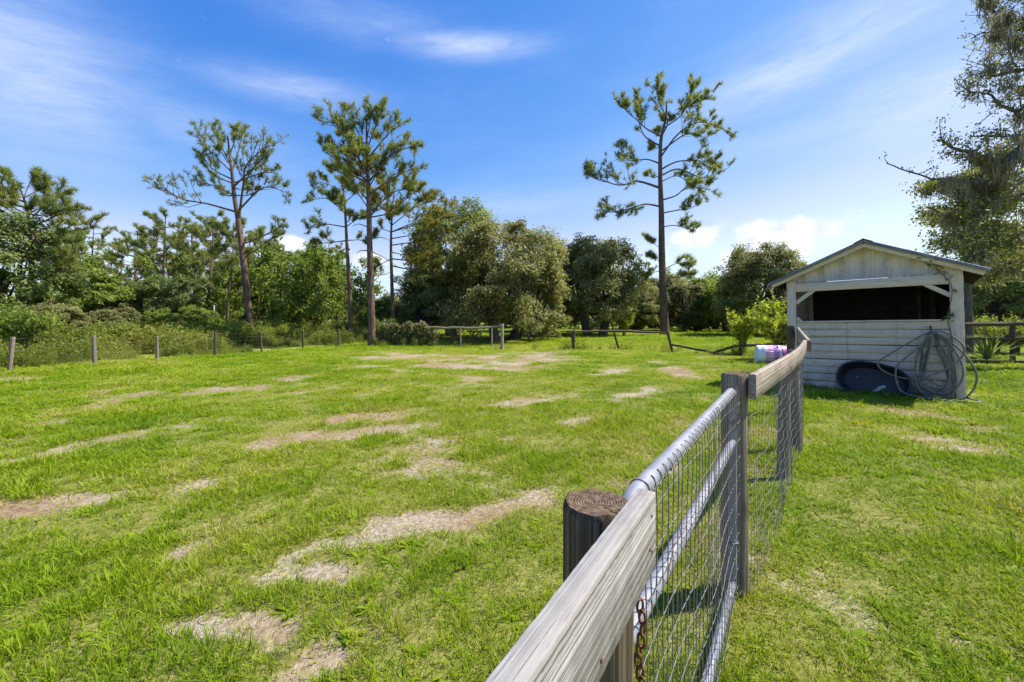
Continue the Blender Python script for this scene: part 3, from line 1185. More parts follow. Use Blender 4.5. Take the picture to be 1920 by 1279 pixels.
def far_fence():
    q = put_post(mf, 0, 0, .068, 1.247, M['post_grey'], n=28, seg=20, taper=.0, wob=.008)
    q.location = (0, 0, float(gz(*P2)))
    pts = ((2.66, 4.20, .05, 1.10, (.03, .0)), (P3[0], P3[1], .058, 1.20, (-.02, .02)), (P4[0], P4[1], .062, 1.46, (.0, .02)))
    for x, y, r, h, le in pts:
        q = put_post(mf, 0, 0, r, h, M['post_grey'] if h < 1.3 else M['post'], lean=le, n=18, seg=12)
        q.location = (x - P2[0], y - P2[1], float(gz(x, y)))
    d = (P3 - P2) / np.linalg.norm(P3 - P2)
    nn = np.array([d[1], -d[0]])
    A = P2 + nn * .092 + d * -.035
    B = P3 + nn * .085 + d * .05
    n = 46
    path = []
    for t in np.linspace(0, 1, n):
        p = A + (B - A) * t + nn * .035 * math.sin(math.pi * t)
        path.append(rel(p, 1.183 + .070 * t ** 2.2 + .01 * math.sin(t * 5)))
    sweep(MB(), path, .040, .138, bev=.005, jit=.002, jf=30).build('rail', M['rail'], mf)
    # second board laid over the first one's end
    A2 = B + nn * .042 + d * -.02
    d2 = (P4 - P3) / np.linalg.norm(P4 - P3)
    n2 = np.array([d2[1], -d2[0]])
    B2 = P4 + n2 * .088 + d2 * .1
    path = [rel(A2 + (B2 - A2) * t, 1.243 + .115 * t) for t in np.linspace(0, 1, 20)]
    sweep(MB(), path, .036, .138, bev=.005, jit=.002, jf=30).build('rail', M['rail'], mf)
    # woven wire
    L = float(np.linalg.norm(P3 - P2))
    ns = 44
    for i in range(ns + 1):
        s = i / ns
        c = P2 + (P3 - P2) * s + nn * (.072 + .02 * math.sin(s * 6))
        zt = 1.13 + .065 * s ** 2.2
        g0 = float(gz(*c))
        pts = [rel(c + nn * (.012 * math.sin(z * 4 + i * .5)) + d * .008 * math.sin(z * 7 + i), z) for z in np.linspace(g0, zt, 9)]
        wire(mf, pts, .0013)
    for j in range(12):
        pts = []
        for q in range(61):
            s = q / 60
            c = P2 + (P3 - P2) * s + nn * (.072 + .02 * math.sin(s * 6) + .006 * math.sin(q * .9 + j))
            z = .03 + (1.08 + .065 * s ** 2.2) * j / 11.0 + .008 * math.sin(q * .33 + j * 1.7)
            pts.append(rel(c, z + float(gz(*c)) * .6))
        wire(mf, pts, .0014)
    L2 = float(np.linalg.norm(P4 - P3))
    for i in range(1, 30):
        c = P3 + (P4 - P3) * i / 29 + n2 * .07
        wire(mf, [rel(c, 0.0), rel(c + n2 * .01, .6), rel(c, 1.19 + .1 * i / 29)], .0013)
    for j in range(11):
        wire(mf, [rel(P3 + (P4 - P3) * t + n2 * (.07 + .005 * math.sin(t * 30 + j)), .03 + 1.12 * j / 10 + .006 * math.sin(t * 21 + j)) for t in np.linspace(0, 1, 30)], .0014)


far_fence()

# ================================================================== SHED
ang = math.atan2(SHED_U[1], SHED_U[0])
SHED_Z = -.01
shed = thing('shed', 'small weathered white wooden shed with a wide open hatch and tin roof', 'shed', (SHED_C[0], SHED_C[1], SHED_Z), ang)
shed.rotation_euler = (0, R(-1.0), ang)
SW, SD = 1.46, 2.6


def build_shed():
    p, ins = M['paint'], M['inside']
    # corner posts (trim boards on the front, uprights behind)
    for s in (-1, 1):
        timber('corner_post', (s * (SW - .09), -.018, -.1), (s * (SW - .09), -.018, 2.50), .185, .036, p, shed, up=(0, 1, 0), n=8, jit=.0015)
        timber('corner_post', (s * (SW - .05), SD - .05, -.1), (s * (SW - .05), SD - .05, 2.45), .1, .1, p, shed, up=(0, 1, 0))
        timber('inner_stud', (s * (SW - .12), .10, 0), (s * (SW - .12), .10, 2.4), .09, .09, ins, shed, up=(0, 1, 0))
    # header beam and the opening's sill cap
    timber('header_beam', (-SW + .187, -.016, 2.345), (SW - .187, -.016, 2.345), .032, .20, p, shed, n=10, jit=.0015)
    # siding on the front, laid from the ground up to the hatch
    nb = 9
    hb = 1.52 / nb
    for i in range(nb):
        z0 = i * hb
        x0, x1 = -SW + .16, SW - .16
        mb = MB()
        gap = .010 if i % 2 == 0 else .003
        tl = rng.normal() * .004
        prof = [(.002, z0 + gap), (-.014, z0 + gap), (-.022, z0 + gap + .010), (-.020 + tl * .3, z0 + hb * .62), (-.010, z0 + hb * .86), (-.008, z0 + hb), (.002, z0 + hb)]
        xs = np.linspace(x0, x1, 24)
        k = len(prof)
        of = rng.random() * 30
        V = np.array([(x, y + .004 * math.sin(x * 2 + i) * .5, z + .004 * math.sin(x * 1.7 + i * 2.1)) for x in xs for y, z in prof])
        BC = np.array([(x + of, z * 1.0 + i * 3.3, y) for x in xs for y, z in prof])
        f = [(a * k + b, (a + 1) * k + b, (a + 1) * k + (b + 1) % k, a * k + (b + 1) % k) for a in range(len(xs) - 1) for b in range(k)]
        mb.add(V, f, BC)
        mb.build('siding_board', M['siding'], shed)
    timber('hatch_sill', (-SW + .19, -.012, 1.537), (SW - .19, -.012, 1.537), .07, .03, p, shed, n=6)
    # corner braces of the hatch
    for s in (-1, 1):
        timber('brace', (s * (SW - .17), .004, 1.98 if s < 0 else 2.02), (s * (SW - .53), .004, 2.27), .085, .028, p, shed, up=(0, 1, 0))
    timber('brace', (-SW + .19, .004, 1.63), (-SW + .27, .004, 1.54), .07, .026, p, shed, up=(0, 1, 0))
    # back and side walls; the back boards have interior shade painted in
    for i in range(14):
        z0 = .03 + i * .172
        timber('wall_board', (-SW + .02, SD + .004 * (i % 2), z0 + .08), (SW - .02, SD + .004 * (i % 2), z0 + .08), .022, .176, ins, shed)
        for s in (-1, 1):
            timber('wall_board', (s * (SW + .004 * (i % 2)), .06, z0 + .08), (s * (SW + .004 * (i % 2)), SD - .02, z0 + .08), .022, .176, p, shed)
    for x in (-.4, .35, .8, 1.05):
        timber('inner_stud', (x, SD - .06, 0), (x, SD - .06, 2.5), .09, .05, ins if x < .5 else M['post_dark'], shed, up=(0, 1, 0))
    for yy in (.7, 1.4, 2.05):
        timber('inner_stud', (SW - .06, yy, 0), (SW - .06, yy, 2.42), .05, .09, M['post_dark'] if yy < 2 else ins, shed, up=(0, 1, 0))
    # gable: vertical sheets above the header
    pitch = .44
    zr = 3.27
    zt = lambda x: zr - .05 - abs(x) * pitch
    xs = np.linspace(-SW + .0, SW - .0, 9)
    for a, b in zip(xs[:-1], xs[1:]):
        a2, b2 = a + .0002, b - .0002
        pts = [(a2, 2.449), (b2, 2.449), (b2, zt(b2) - .02)]
        if a2 < 0 < b2:
            pts.append((0, zt(0) - .02))
        pts.append((a2, zt(a2) - .02))
        pts = [(x, max(z, 2.455)) for x, z in pts]
        n = len(pts)
        mb = MB()
        y0, y1 = -.012 + rng.normal() * .001, .008
        V = [(x, y0, z) for x, z in pts] + [(x, y1, z) for x, z in pts]
        BC = [(z + a * 5, x, 0) for x, z in pts] * 2
        V = np.array(V)
        BC = np.array(BC)
        q = [(i, (i + 1) % n, n + (i + 1) % n, n + i) for i in range(n)]
        if n == 4:
            mb.add(V, [(0, 1, 2, 3), (7, 6, 5, 4)] + q, BC)
        else:
            mb.add(V, [(i, (i + 1) % n, (i + 1) % n + n, i + n) for i in range(n)], BC)
            mb.add(V, [(0, 1, 2), (0, 2, 3), (0, 3, 4)], BC)
        mb.build('gable_board', p, shed)
    # rake boards under the roof edge
    OV = .34
    for s in (-1, 1):
        timber('rake_board', (s * .005, -.16, zr - .075), (s * (SW + OV - .05), -.16, zr - .075 - (SW + OV - .05) * pitch), .028, .13, p, shed, n=8, jit=.0015)
    for s in (-1, 1):
        timber('edge_trim', (s * .004, -.226, zr - .018), (s * (SW + OV), -.226, zr - .026 - (SW + OV) * pitch), .012, .062, M['roof'], shed, n=6)
        for yy in np.linspace(0.05, SD + .05, 6):
            timber('rafter', (s * .02, yy, zr - .115), (s * (SW + OV - .06), yy, zr - .115 - (SW + OV - .08) * pitch), .04, .09, ins, shed)
        timber('wall_plate', (s * (SW - .03), 0.04, zr - .19 - SW * pitch), (s * (SW - .03), SD, zr - .19 - SW * pitch), .09, .09, ins, shed)
        for t in np.linspace(.08, .96, 4):
            x = s * (SW + OV) * t
            timber('purlin', (x, -.15, zr - .055 - abs(x) * pitch), (x, SD + .15, zr - .055 - abs(x) * pitch), .06, .028, ins, shed)
    # corrugated sheets
    for s in (-1, 1):
        w = (SD + .5) / 4
        for c in range(4):
            y0 = -.22 + c * w
            ys = np.linspace(y0, y0 + w + .02, 42)
            xs = np.linspace(.0, SW + OV, 7)
            V, BC = [], []
            lift = .0035 * (c % 2)
            for x in xs:
                for y in ys:
                    z = zr - x * pitch + .009 * math.cos((y + .22) * 2 * math.pi / .076) - .018 * (x / 1.8) ** 2 * (.5 + .5 * math.sin(c * 2 + 1)) + lift
                    V.append((s * x, y, z))
                    BC.append((s * x, y, c * 3.1))
            V = np.array(V)
            n = len(ys)
            f = [(i * n + j, i * n + j + 1, (i + 1) * n + j + 1, (i + 1) * n + j) for i in range(len(xs) - 1) for j in range(n - 1)]
            V2 = V - np.array([0, 0, .004])
            mb = MB().add(V, f, BC).add(V2, [q[::-1] for q in f], BC)
            e1 = [(j + 0, j + 1, len(V) + j + 1, len(V) + j) for j in range((len(xs) - 1) * n, len(xs) * n - 1)]
            e2 = [(i * n, (i + 1) * n, len(V) + (i + 1) * n, len(V) + i * n) for i in range(len(xs) - 1)]
            mb.add(np.vstack([V, V2]), e1 + e2, np.vstack([BC, BC]))
            mb.build('roof_sheet', M['roof'], shed, True)
    mb = MB()
    pr_ = [(-.16, -.060), (-.03, .004), (0, .020), (.03, .004), (.16, -.060)]
    ys = np.linspace(-.26, SD + .3, 12)
    V = np.array([(x, y, zr + .016 + z) for y in ys for x, z in pr_])
    f = [(i * 5 + j, i * 5 + j + 1, (i + 1) * 5 + j + 1, (i + 1) * 5 + j) for i in range(11) for j in range(4)]
    mb.add(V, f)
    V2 = V - np.array([0, 0, .004])
    mb.add(V2, [q[::-1] for q in f])
    mb.add(np.vstack([V, V2]), [(j, j + 1, 60 + j + 1, 60 + j) for j in range(4)])
    mb.build('ridge_cap', M['roof'], shed)
    # iron hook for the hose
    mb = MB()
    tube(mb, [(1.0, -.02, 1.42), (1.0, -.035, 1.42), (1.0, -.035, 1.27), (1.0, -.10, 1.24), (1.0, -.12, 1.30)], .012, 8, cap=True)
    mb.build('hook', M['iron'], shed)
    timber('latch', (1.16, -.05, 1.53), (1.32, -.05, 1.66), .02, .03, M['iron'], shed)
    # broken board low on the right, showing a darker strip
    timber('skirt_board', (.78, -.03, .10), (SW - .2, -.03, .09), .02, .19, M['rail'], shed, n=4)


build_shed()


def shed_point(u, v, z):
    return Vector((SHED_C[0] + SHED_U[0] * u + SHED_V[0] * v, SHED_C[1] + SHED_U[1] * u + SHED_V[1] * v, z))


# --- oval tub on its side against the wall
def build_tub():
    c = shed_point(.10, -.40, 0.29)
    t = thing('water_tub', 'dark blue black oval tub leaning on its side against the shed', 'tub', c)
    n = 56
    th = np.arange(n) * 2 * math.pi / n

    def ring(a, b, z):
        e = 2.5
        cx = np.sign(np.cos(th)) * np.abs(np.cos(th)) ** (2 / e) * a
        cy = np.sign(np.sin(th)) * np.abs(np.sin(th)) ** (2 / e) * b
        return np.stack([cx, cy, np.full(n, z)], 1)
    # opening faces +z (towards the yard after turning)
    prof = [(.50, .27, -.27), (.54, .30, -.265), (.555, .315, -.25), (.62, .365, -.01), (.635, .38, 0), (.655, .40, .0), (.66, .405, .012), (.65, .395, .024), (.625, .37, .022), (.612, .36, .0), (.54, .305, -.242), (.525, .29, -.252)]
    mb = MB()
    V = np.concatenate([ring(*q) for q in prof])
    k = len(prof)
    f = [(i * n + j, i * n + (j + 1) % n, (i + 1) * n + (j + 1) % n, (i + 1) * n + j) for i in range(k - 1) for j in range(n)]
    mb.add(V, f)
    inner = ring(*prof[-1])
    for s, z in ((.8, -.252), (.5, -.248)):
        nxt = inner * np.array([s / 1.0, s / 1.0, 0]) + np.array([0, 0, z])
        mb.add(np.vstack([inner, nxt]), [(j, (j + 1) % n, n + (j + 1) % n, n + j) for j in range(n)])
        inner = nxt
    mb.add(np.vstack([inner, inner.mean(0)]), [(j, (j + 1) % n, n) for j in range(n)])
    o = ring(*prof[0])
    mb.add(np.vstack([o, o.mean(0)]), [((j + 1) % n, j, n) for j in range(n)])
    body = mb.build('tub_body', M['rubber'], t, True)
    # pale dried splashes on the inside
    for cx, cy, w, h, a in ((.14, -.10, .055, .10, -.5), (.20, -.045, .05, .05, .3), (.08, -.17, .05, .07, -.7), (-.3, .05, .012, .02, 0), (.42, .12, .012, .03, .4)):
        m_ = MB()
        q = []
        for j in range(10):
            b = j * 2 * math.pi / 10
            r = .5 + .5 * vn(math.cos(b) * 2 + cx * 9, math.sin(b) * 2 + 5, 3)
            x, y = w * r * math.cos(b), h * r * math.sin(b)
            q.append((cx + x * math.cos(a) - y * math.sin(a), cy + x * math.sin(a) + y * math.cos(a), -.2435))
        q.append((cx, cy, -.2432))
        m_.add(np.array(q), [(j, (j + 1) % 10, 10) for j in range(10)])
        m_.build('splash', M['scuff'], body)
    # stand it up: local z -> outward normal of the wall, leaning back, long side along the wall, a little skewed
    out = -Vector((*SHED_V, 0))
    lean = R(16)
    zax = (out * math.cos(lean) + Vector((0, 0, 1)) * math.sin(lean)).normalized()
    xax = (Vector((*SHED_U, 0)) * math.cos(R(-10)) + Vector((0, 0, 1)) * math.sin(R(-10)))
    xax = (xax - zax * xax.dot(zax)).normalized()
    yax = zax.cross(xax)
    mat = Matrix((xax, yax, zax)).transposed()
    t.rotation_euler = mat.to_euler()
    t.scale = (.92, .95, .95)


build_tub()


# --- hose coil
def build_hose():
    t = thing('garden_hose', 'grey garden hose coiled over a hook on the shed wall', 'hose', shed_point(1.0, -.08, 0), ang)
    r = np.random.default_rng(3)
    top = np.array([0, -.02, 1.30])
    loops = [  # left reach, right reach, bottom, forward
        (-.24, .22, .16), (-.20, .28, .10), (-.16, .20, .26), (-.26, .34, .05), (-.18, .44, .04), (-.12, .30, .12), (-.22, .56, .03)]
    pts = []
    for i, (l, rr, b) in enumerate(loops):
        j = lambda s=.03: r.normal() * s
        fw = -.02 - .022 * i
        pts += [top + np.array([j(.02), fw * .5, .015 * (i % 3)]),
                np.array([rr * .62 + j(), fw - .03, 1.00 + j(.05)]),
                np.array([rr + j(), fw - .08, .52 + j(.06)]),
                np.array([rr * .75 + j(), fw - .14, b + .08]),
                np.array([.06 + j(.05), fw - .16, b + j(.015)]),
                np.array([l * .8 + j(), fw - .12, b + .16]),
                np.array([l * .95 + j(), fw - .06, .60 + j(.08)]),
                np.array([l * .55 + j(), fw - .03, 1.05 + j(.04)])]
    # a big slack loop thrown out to the left, then the tail on the grass
    pts += [top + np.array([-.05, -.24, 0]), np.array([-.42, -.25, 1.02]), np.array([-.80, -.27, .66]), np.array([-.62, -.28, .44]), np.array([-.25, -.30, .38]),
            np.array([.12, -.28, .56]), np.array([.40, -.26, .86]), np.array([.38, -.24, 1.12]), top + np.array([.06, -.26, .03]),
            np.array([-.24, -.26, .95]), np.array([-.52, -.30, .58]), np.array([-.45, -.40, .14]), np.array([-.1, -.46, .05]), np.array([.35, -.50, .04]), np.array([.62, -.36, .05]), np.array([.5, -.25, .08])]
    path = bez(pts, 7)
    m_ = MB()
    tube(m_, path, .0155, 8, cap=True)
    ht = m_.build('hose_tube', M['hose'], t, True)
    tube(MB(), [path[-1], path[-1] + (path[-1] - path[-3]) / np.linalg.norm(path[-1] - path[-3]) * .06], .018, 10, cap=True).build('coupling', M['iron'], ht, True)


build_hose()


# --- vine up the right post of the shed
def build_shed_vine():
    t = thing('climbing_vine', 'thin leafy vine climbing the right post of the shed', 'vine', shed_point(1.3, -.06, 0), ang)
    path = bez([(0.03, -.01, 0), (-.05, -.02, .6), (-.02, -.02, 1.1), (-.09, -.03, 1.6), (-.03, -.02, 2.0), (-.06, -.02, 2.3), (-.2, -.04, 2.5), (-.3, -.06, 2.72), (-.42, -.13, 2.8)], 8)
    m_ = MB()
    tube(m_, path, np.linspace(.009, .003, len(path)), 5)
    for a, b in (((-.06, -.02, 2.3), (-.28, -.05, 2.62)), ((-.2, -.04, 2.5), (-.06, -.06, 2.7)), ((-.09, -.03, 1.6), (.03, -.05, 1.64)), ((-.09, -.03, 1.6), (-.19, -.05, 1.5))):
        tube(m_, bez([a, tuple((np.array(a) + np.array(b)) / 2 + rng.normal(size=3) * .02), b], 5), .004, 4)
    m_.build('stem', M['oak_bark'], t, True)
    m_ = MB()
    C = []
    for c, n, s in (((-.3, -.07, 2.72), 16, .07), ((-.2, -.06, 2.55), 12, .06), ((-.4, -.12, 2.78), 12, .06), ((-.05, -.06, 2.66), 8, .05), ((-.03, -.04, 2.1), 6, .05), ((-.07, -.04, 1.6), 9, .04), ((-.1, -.05, 2.35), 6, .05)):
        C.append(np.array(c) + rng.normal(size=(n, 3)) * np.array([s, .02, s]))
    leaves(m_, np.concatenate(C), .032, np.tile([0, -1., .4], (sum(len(c) for c in C), 1)), .55)
    m_.build('leaves', M['dark_leaf'], t)


build_shed_vine()


# --- painted drum lying on the grass
def build_drum():
    c = G(1447, 681)
    c = np.array([c[0], c[1]])
    r = .335
    t = thing('plastic_drum', 'purple, pink and white plastic drum lying in the grass', 'drum', (c[0], c[1], float(gz(*c)) + r - .02), 0)
    t.rotation_euler = (R(0), R(90), R(-18))
    n = 36
    th = np.arange(n) * 2 * math.pi / n

    def lathe(prof, name, mat, par=t):
        mb = MB()
        V = np.concatenate([np.stack([q * np.cos(th), q * np.sin(th), np.full(n, z)], 1) for q, z in prof])
        f = [(i * n + j, i * n + (j + 1) % n, (i + 1) * n + (j + 1) % n, (i + 1) * n + j) for i in range(len(prof) - 1) for j in range(n)]
        mb.add(V, f)
        return mb.build(name, mat, par, True)
    # along local z: -0.5 (left, white end) .. +0.5
    lathe([(.0, -.43), (.22, -.44), (.27, -.47), (.295, -.50), (.312, -.49), (.32, -.46), (.325, -.30), (.333, -.29), (.333, -.265), (.326, -.255)], 'pale_end', M['aqua'])
    lilac = lathe([(.326, -.255), (.333, -.24), (.334, -.225), (.327, -.21), (.327, .0), (.333, .01), (.327, .02)], 'lilac_band', M['pink'])
    purple = lathe([(.327, .02), (.329, .03), (.329, .17), (.326, .18)], 'purple_band', M['lilac'])
    lathe([(.326, .18), (.328, .19), (.326, .25)], 'pale_band', M['aqua'])
    lathe([(.326, .25), (.333, .26), (.333, .285), (.325, .30), (.32, .46), (.31, .49), (.29, .50), (.265, .47), (.2, .45), (0, .45)], 'magenta_end', M['magenta'])
    # painted upright bars on the lilac band
    for j in range(26):
        a = j * 2 * math.pi / 26
        V = []
        for z in (-.20, -.01):
            for q in (-.035, .035):
                V.append((.3285 * math.cos(a + q), .3285 * math.sin(a + q), z))
        for z in (-.20, -.01):
            for q in (-.035, .035):
                V.append((.325 * math.cos(a + q), .325 * math.sin(a + q), z))
        MB().add(np.array(V), [(0, 1, 3, 2), (4, 6, 7, 5), (0, 2, 6, 4), (1, 5, 7, 3), (0, 4, 5, 1), (2, 3, 7, 6)]).build('painted_bar', M['lilac'] if j % 2 else M['aqua'], lilac)
    for j in range(4):
        a = j * math.pi / 2 + .5
        V = []
        for rr in (.3325, .325):
            for z in (.04, .16):
                for q in np.linspace(-.25, .25, 5):
                    V.append((rr * math.cos(a + q), rr * math.sin(a + q), z))
        f = [(i, i + 1, i + 6, i + 5) for i in range(4)]
        MB().add(np.array(V), f + [(0, 5, 15, 10), (4, 14, 19, 9)] + [(i + 10, i, i + 1, i + 11) for i in range(4)] + [(i + 5, i + 15, i + 16, i + 6) for i in range(4)]).build('purple_panel', M['purple'], purple)


build_drum()


# ================================================================== FENCES FURTHER OFF
def ground3(px, py):
    g = G(px, py)
    return np.array([g[0], g[1], float(gz(*g))])


def left_fence():
    t = thing('wire_fence', 'wire fence on old grey posts along the left edge of the paddock', 'fence')
    posts = [(-105, 716, .062, 1.15), (18, 700, .055, 1.02), (178, 689, .058, 1.0), (295, 679, .05, .93), (403, 669, .055, 1.02), (491, 661, .05, 1.0), (568, 655.5, .05, 1.0), (635, 651, .05, 1.02), (697, 648, .05, 1.0)]
    pp = []
    for i, (px, py, r, h) in enumerate(posts):
        g = ground3(px, py)
        put_post(t, g[0], g[1], r, h, M['post_grey'] if i in (1, 2, 3) else M['post_dark'], lean=(rng.normal() * .03, rng.normal() * .03), n=10, seg=5)
        pp.append((g, h))
    for (a, h0), (b, h1) in zip(pp[:-1], pp[1:]):
        L = np.linalg.norm(b - a)
        for j in range(6):
            f = .08 + .88 * j / 5
            A = a + np.array([0.06, -.06, h0 * f])
            B = b + np.array([0.06, -.06, h1 * f])
            pts = [A + (B - A) * s - np.array([0, 0, .03 * 4 * s * (1 - s) * (j > 3)]) for s in np.linspace(0, 1, 7)]
            wire(t, pts, .0016)
        m_ = MB()
        n = int(L / .30)
        for i in range(1, n):
            p0 = a + (b - a) * i / n + np.array([.06, -.06, .06])
            tube(m_, [p0, p0 + np.array([0, 0, .9 * (h0 + h1) / 2])], .0013, 3)
        m_.build('stay_wires', M['wire'], t)
    return pp


left_fence()


def center_fence():
    t = thing('rail_fence', 'grey rail fence stub with mesh beside the oaks, half grown over', 'fence')
    posts = [(941, 655, .085, 1.38), (922, 651.5, .045, 1.22), (864, 651, .04, 1.18), (812, 649.5, .035, 1.16), (768, 649, .05, 1.20), (722, 649, .05, 1.15)]
    tops = []
    for i, (px, py, r, h) in enumerate(posts):
        g = ground3(px, py)
        put_post(t, g[0], g[1], r, h, M['rail'] if i < 3 else M['post_dark'], lean=(rng.normal() * .03, 0), n=10, seg=5)
        tops.append(g + np.array([0, 0, h]))
    for a, b in zip(tops[:-1], tops[1:]):
        d = (b - a) / np.linalg.norm(b - a)
        a2 = a + np.array([0, -.07, -.05])
        b2 = b + np.array([0, -.07, -.05])
        m_ = MB()
        pts = [a2 + (b2 - a2) * s + np.array([0, 0, -.03 * math.sin(s * 3) + .01 * rng.normal()]) for s in np.linspace(0, 1, 7)]
        tube(m_, pts, .055, 8, cap=True)
        m_.build('rail', M['rail'], t, True)
        L = np.linalg.norm(b - a)
        m_ = MB()
        for i in range(int(L / .12)):
            p = a2 + (b2 - a2) * i / int(L / .12)
            tube(m_, [p + np.array([0, .02, -1.12]), p + np.array([0, .02, 0])], .0022, 3)
        for z in np.arange(.08, 1.15, .12):
            tube(m_, [a2 + np.array([0, .02, -z]), b2 + np.array([0, .02, -z])], .0022, 3)
        m_.build('wire_mesh', M['wire'], t)
    # creeper over the left half
    v = thing('creeper', 'yellow green and brown creeper smothering the rail fence', 'creeper', tuple(tops[4] - np.array([0, 0, 1.2])))
    base = np.array(v.location)
    a, b = tops[5] - base + np.array([-.35, 0, 0]), tops[3] - base + np.array([.4, 0, 0])
    m_ = MB()
    n = 5200
    s = rng.random(n)
    hh = rng.random(n) ** .8
    fade = np.where(s > .7, rng.random(n) < (1 - s) / .3, True)
    lumps = .82 + .4 * vn(s * 14, s * 0, 12)
    C = a + (b - a) * s[:, None]
    C[:, 2] = (hh * 1.22 * lumps)
    C[:, 1] += rng.normal(size=n) * .13 - .05
    C = C[fade]
    leaves(m_, C, .07, np.tile([0, -1., .5], (len(C), 1)), .6, np.clip(.15 + .5 * C[:, 2] / 1.2 + .4 * (rng.random(len(C)) - .5), 0, 1))
    for i in range(40):
        q = rng.random()
        p = a + (b - a) * q
        tube(m_, bez([(p[0], p[1] - .08, 0), (p[0] + rng.normal() * .15, p[1] - .12, .6), (p[0] + rng.normal() * .2, p[1] - .1, 1.15 + .2 * rng.random())], 4), .006, 3, .95)
    m_.build('leaves', M['vine_leaf'], v)
    return t


center_fence()


def broken_fence():
    t = thing('collapsed_fence', 'collapsed dark rail fence with a rail sagging to the grass', 'fence')
    p1 = ground3(1075, 655)
    p2 = ground3(1160, 655)
    p3 = ground3(1261, 659)
    put_post(t, p1[0], p1[1], .10, 1.02, M['post_dark'], n=10, seg=5)
    put_post(t, p2[0], p2[1], .06, 1.05, M['post_dark'], lean=(-.28, .0), n=10, seg=5)
    put_post(t, p3[0], p3[1], .07, 1.02, M['post_dark'], lean=(-.26, .0), n=10, seg=5)

    def rail(a, b, r=.055, sag=0.0, k=8, mat='post_dark'):
        a, b = np.array(a), np.array(b)
        m_ = MB()
        pts = [a + (b - a) * s + np.array([0, 0, -sag * 4 * s * (1 - s) + rng.normal() * .008]) for s in np.linspace(0, 1, 9)]
        tube(m_, pts, np.full(9, r) * (1 + .12 * rng.normal(size=9)), k, cap=True)
        m_.build('rail', M[mat], t, True)
    d = p1[1] - .1
    rail(W(1061, 621.5, d), W(1200, 621, d), .055)
    rail(W(1185, 622.5, d - .12), W(1253, 624, d - .12), .05)
    # fallen rails
    rail(W(1257, 646, p3[1] - .1), np.array([*G(1333, 664), .1]), .05)
    e = G(1333, 665)
    rail(np.array([e[0], e[1], .07]), W(1382, 648.5, 19.5), .06)
    rail(W(1376, 648, 19.4), W(1470, 645, 16.5), .055)
    put_post(t, *G(1389, 667), .06, .45, M['post_dark'], n=8, seg=4)
    put_post(t, *G(1478, 676), .06, .62, M['post_dark'], n=8, seg=4)
    # sagging mesh between the standing posts
    m_ = MB()
    for i in range(36):
        x = W(1075 + 180 * i / 35, 624, d)
        tube(m_, [x, (x.x + rng.normal() * .05, x.y + .05, x.z - .5), (x.x + rng.normal() * .1, x.y, .1 + .2 * rng.random())], .003, 3)
    m_.build('wire_mesh', M['wire'], t)


broken_fence()


def right_fence():
    t = thing('yard_fence', 'dark rail fence with wire mesh behind the spiky plant', 'fence')
    d = 15.2
    for px, h in ((1812, 1.42), (1905, 1.40), (2010, 1.4)):
        x = (px - 960) / F * d
        put_post(t, x, d + .1, .075, h, M['post_dark'], n=10, seg=5)
    for a, b, y0, y1 in ((1790, 1908, 609, 607), (1900, 2030, 606.5, 608)):
        m_ = MB()
        tube(m_, [W(a + (b - a) * s, y0 + (y1 - y0) * s + rng.normal() * .3, d) for s in np.linspace(0, 1, 8)], .075, 9, cap=True)
        m_.build('rail', M['post_dark'], t, True)
        m_ = MB()
        tube(m_, [W(a + (b - a) * s, 634 + rng.normal() * .3, d + .05) for s in np.linspace(0, 1, 8)], .05, 8, cap=True)
        m_.build('rail', M['post_dark'], t, True)
    m_ = MB()
    for i in range(60):
        x = W(1790 + 240 * i / 59, 608, d + .02)
        tube(m_, [x, (x.x, x.y, .02)], .0025, 3)
    for z in np.arange(.1, 1.3, .15):
        a, b = W(1790, 600, d + .02), W(2030, 600, d + .02)
        tube(m_, [(a.x, a.y, z), (b.x, b.y, z)], .0025, 3)
    m_.build('wire_mesh', M['wire'], t)
    g = G(1860, 683)
    tb = timber('ground_log', (g[0] - 1.0, g[1] + .5, .05), (g[0] + 2.2, g[1] + .3, .05), .12, .1, M['post_dark'])
    tag(tb, 'low dark timber edging lying under the spiky plant', 'timber')


right_fence()


def spiky_plant():
    g = G(1850, 681)
    t = thing('yucca_plant', 'spiky sword leaved yucca behind the shed', 'plant', (g[0], g[1], 0))
    n = 46
    for i in range(n):
        a = rng.random() * 2 * math.pi
        e = .25 + 1.2 * rng.random() ** .8
        L = .75 + .45 * rng.random()
        dv = np.array([math.cos(a) * math.cos(e), math.sin(a) * math.cos(e), math.sin(e)])
        sd_ = np.cross(dv, [0, 0, 1])
        sd_ /= np.linalg.norm(sd_)
        up = np.cross(sd_, dv)
        V = []
        for s, w in ((0, .025), (.3, .032), (.7, .022), (1, .002)):
            c = dv * L * s + np.array([0, 0, .12 - .10 * s * s * math.cos(e)])
            V += [c - sd_ * w + up * .008, c - up * .004, c + sd_ * w + up * .008]
        V = np.array(V)
        f = [(3 * q + j, 3 * q + j + 1, 3 * q + j + 4, 3 * q + j + 3) for q in range(3) for j in (0, 1)]
        m_ = MB().add(V, f, None, rng.random())
        m_.build('leaf', M['dark_leaf'], t)


spiky_plant()

# ================================================================== TREES
def path_at(P, s):
    """point at fraction s of a polyline"""
    L = np.concatenate([[0], np.cumsum(np.linalg.norm(np.diff(P, axis=0), axis=1))])
    q = s * L[-1]
    i = min(max(np.searchsorted(L, q) - 1, 0), len(P) - 2)
    f = (q - L[i]) / max(L[i + 1] - L[i], 1e-9)
    d = P[i + 1] - P[i]
    return P[i] + d * f, d / max(np.linalg.norm(d), 1e-9)


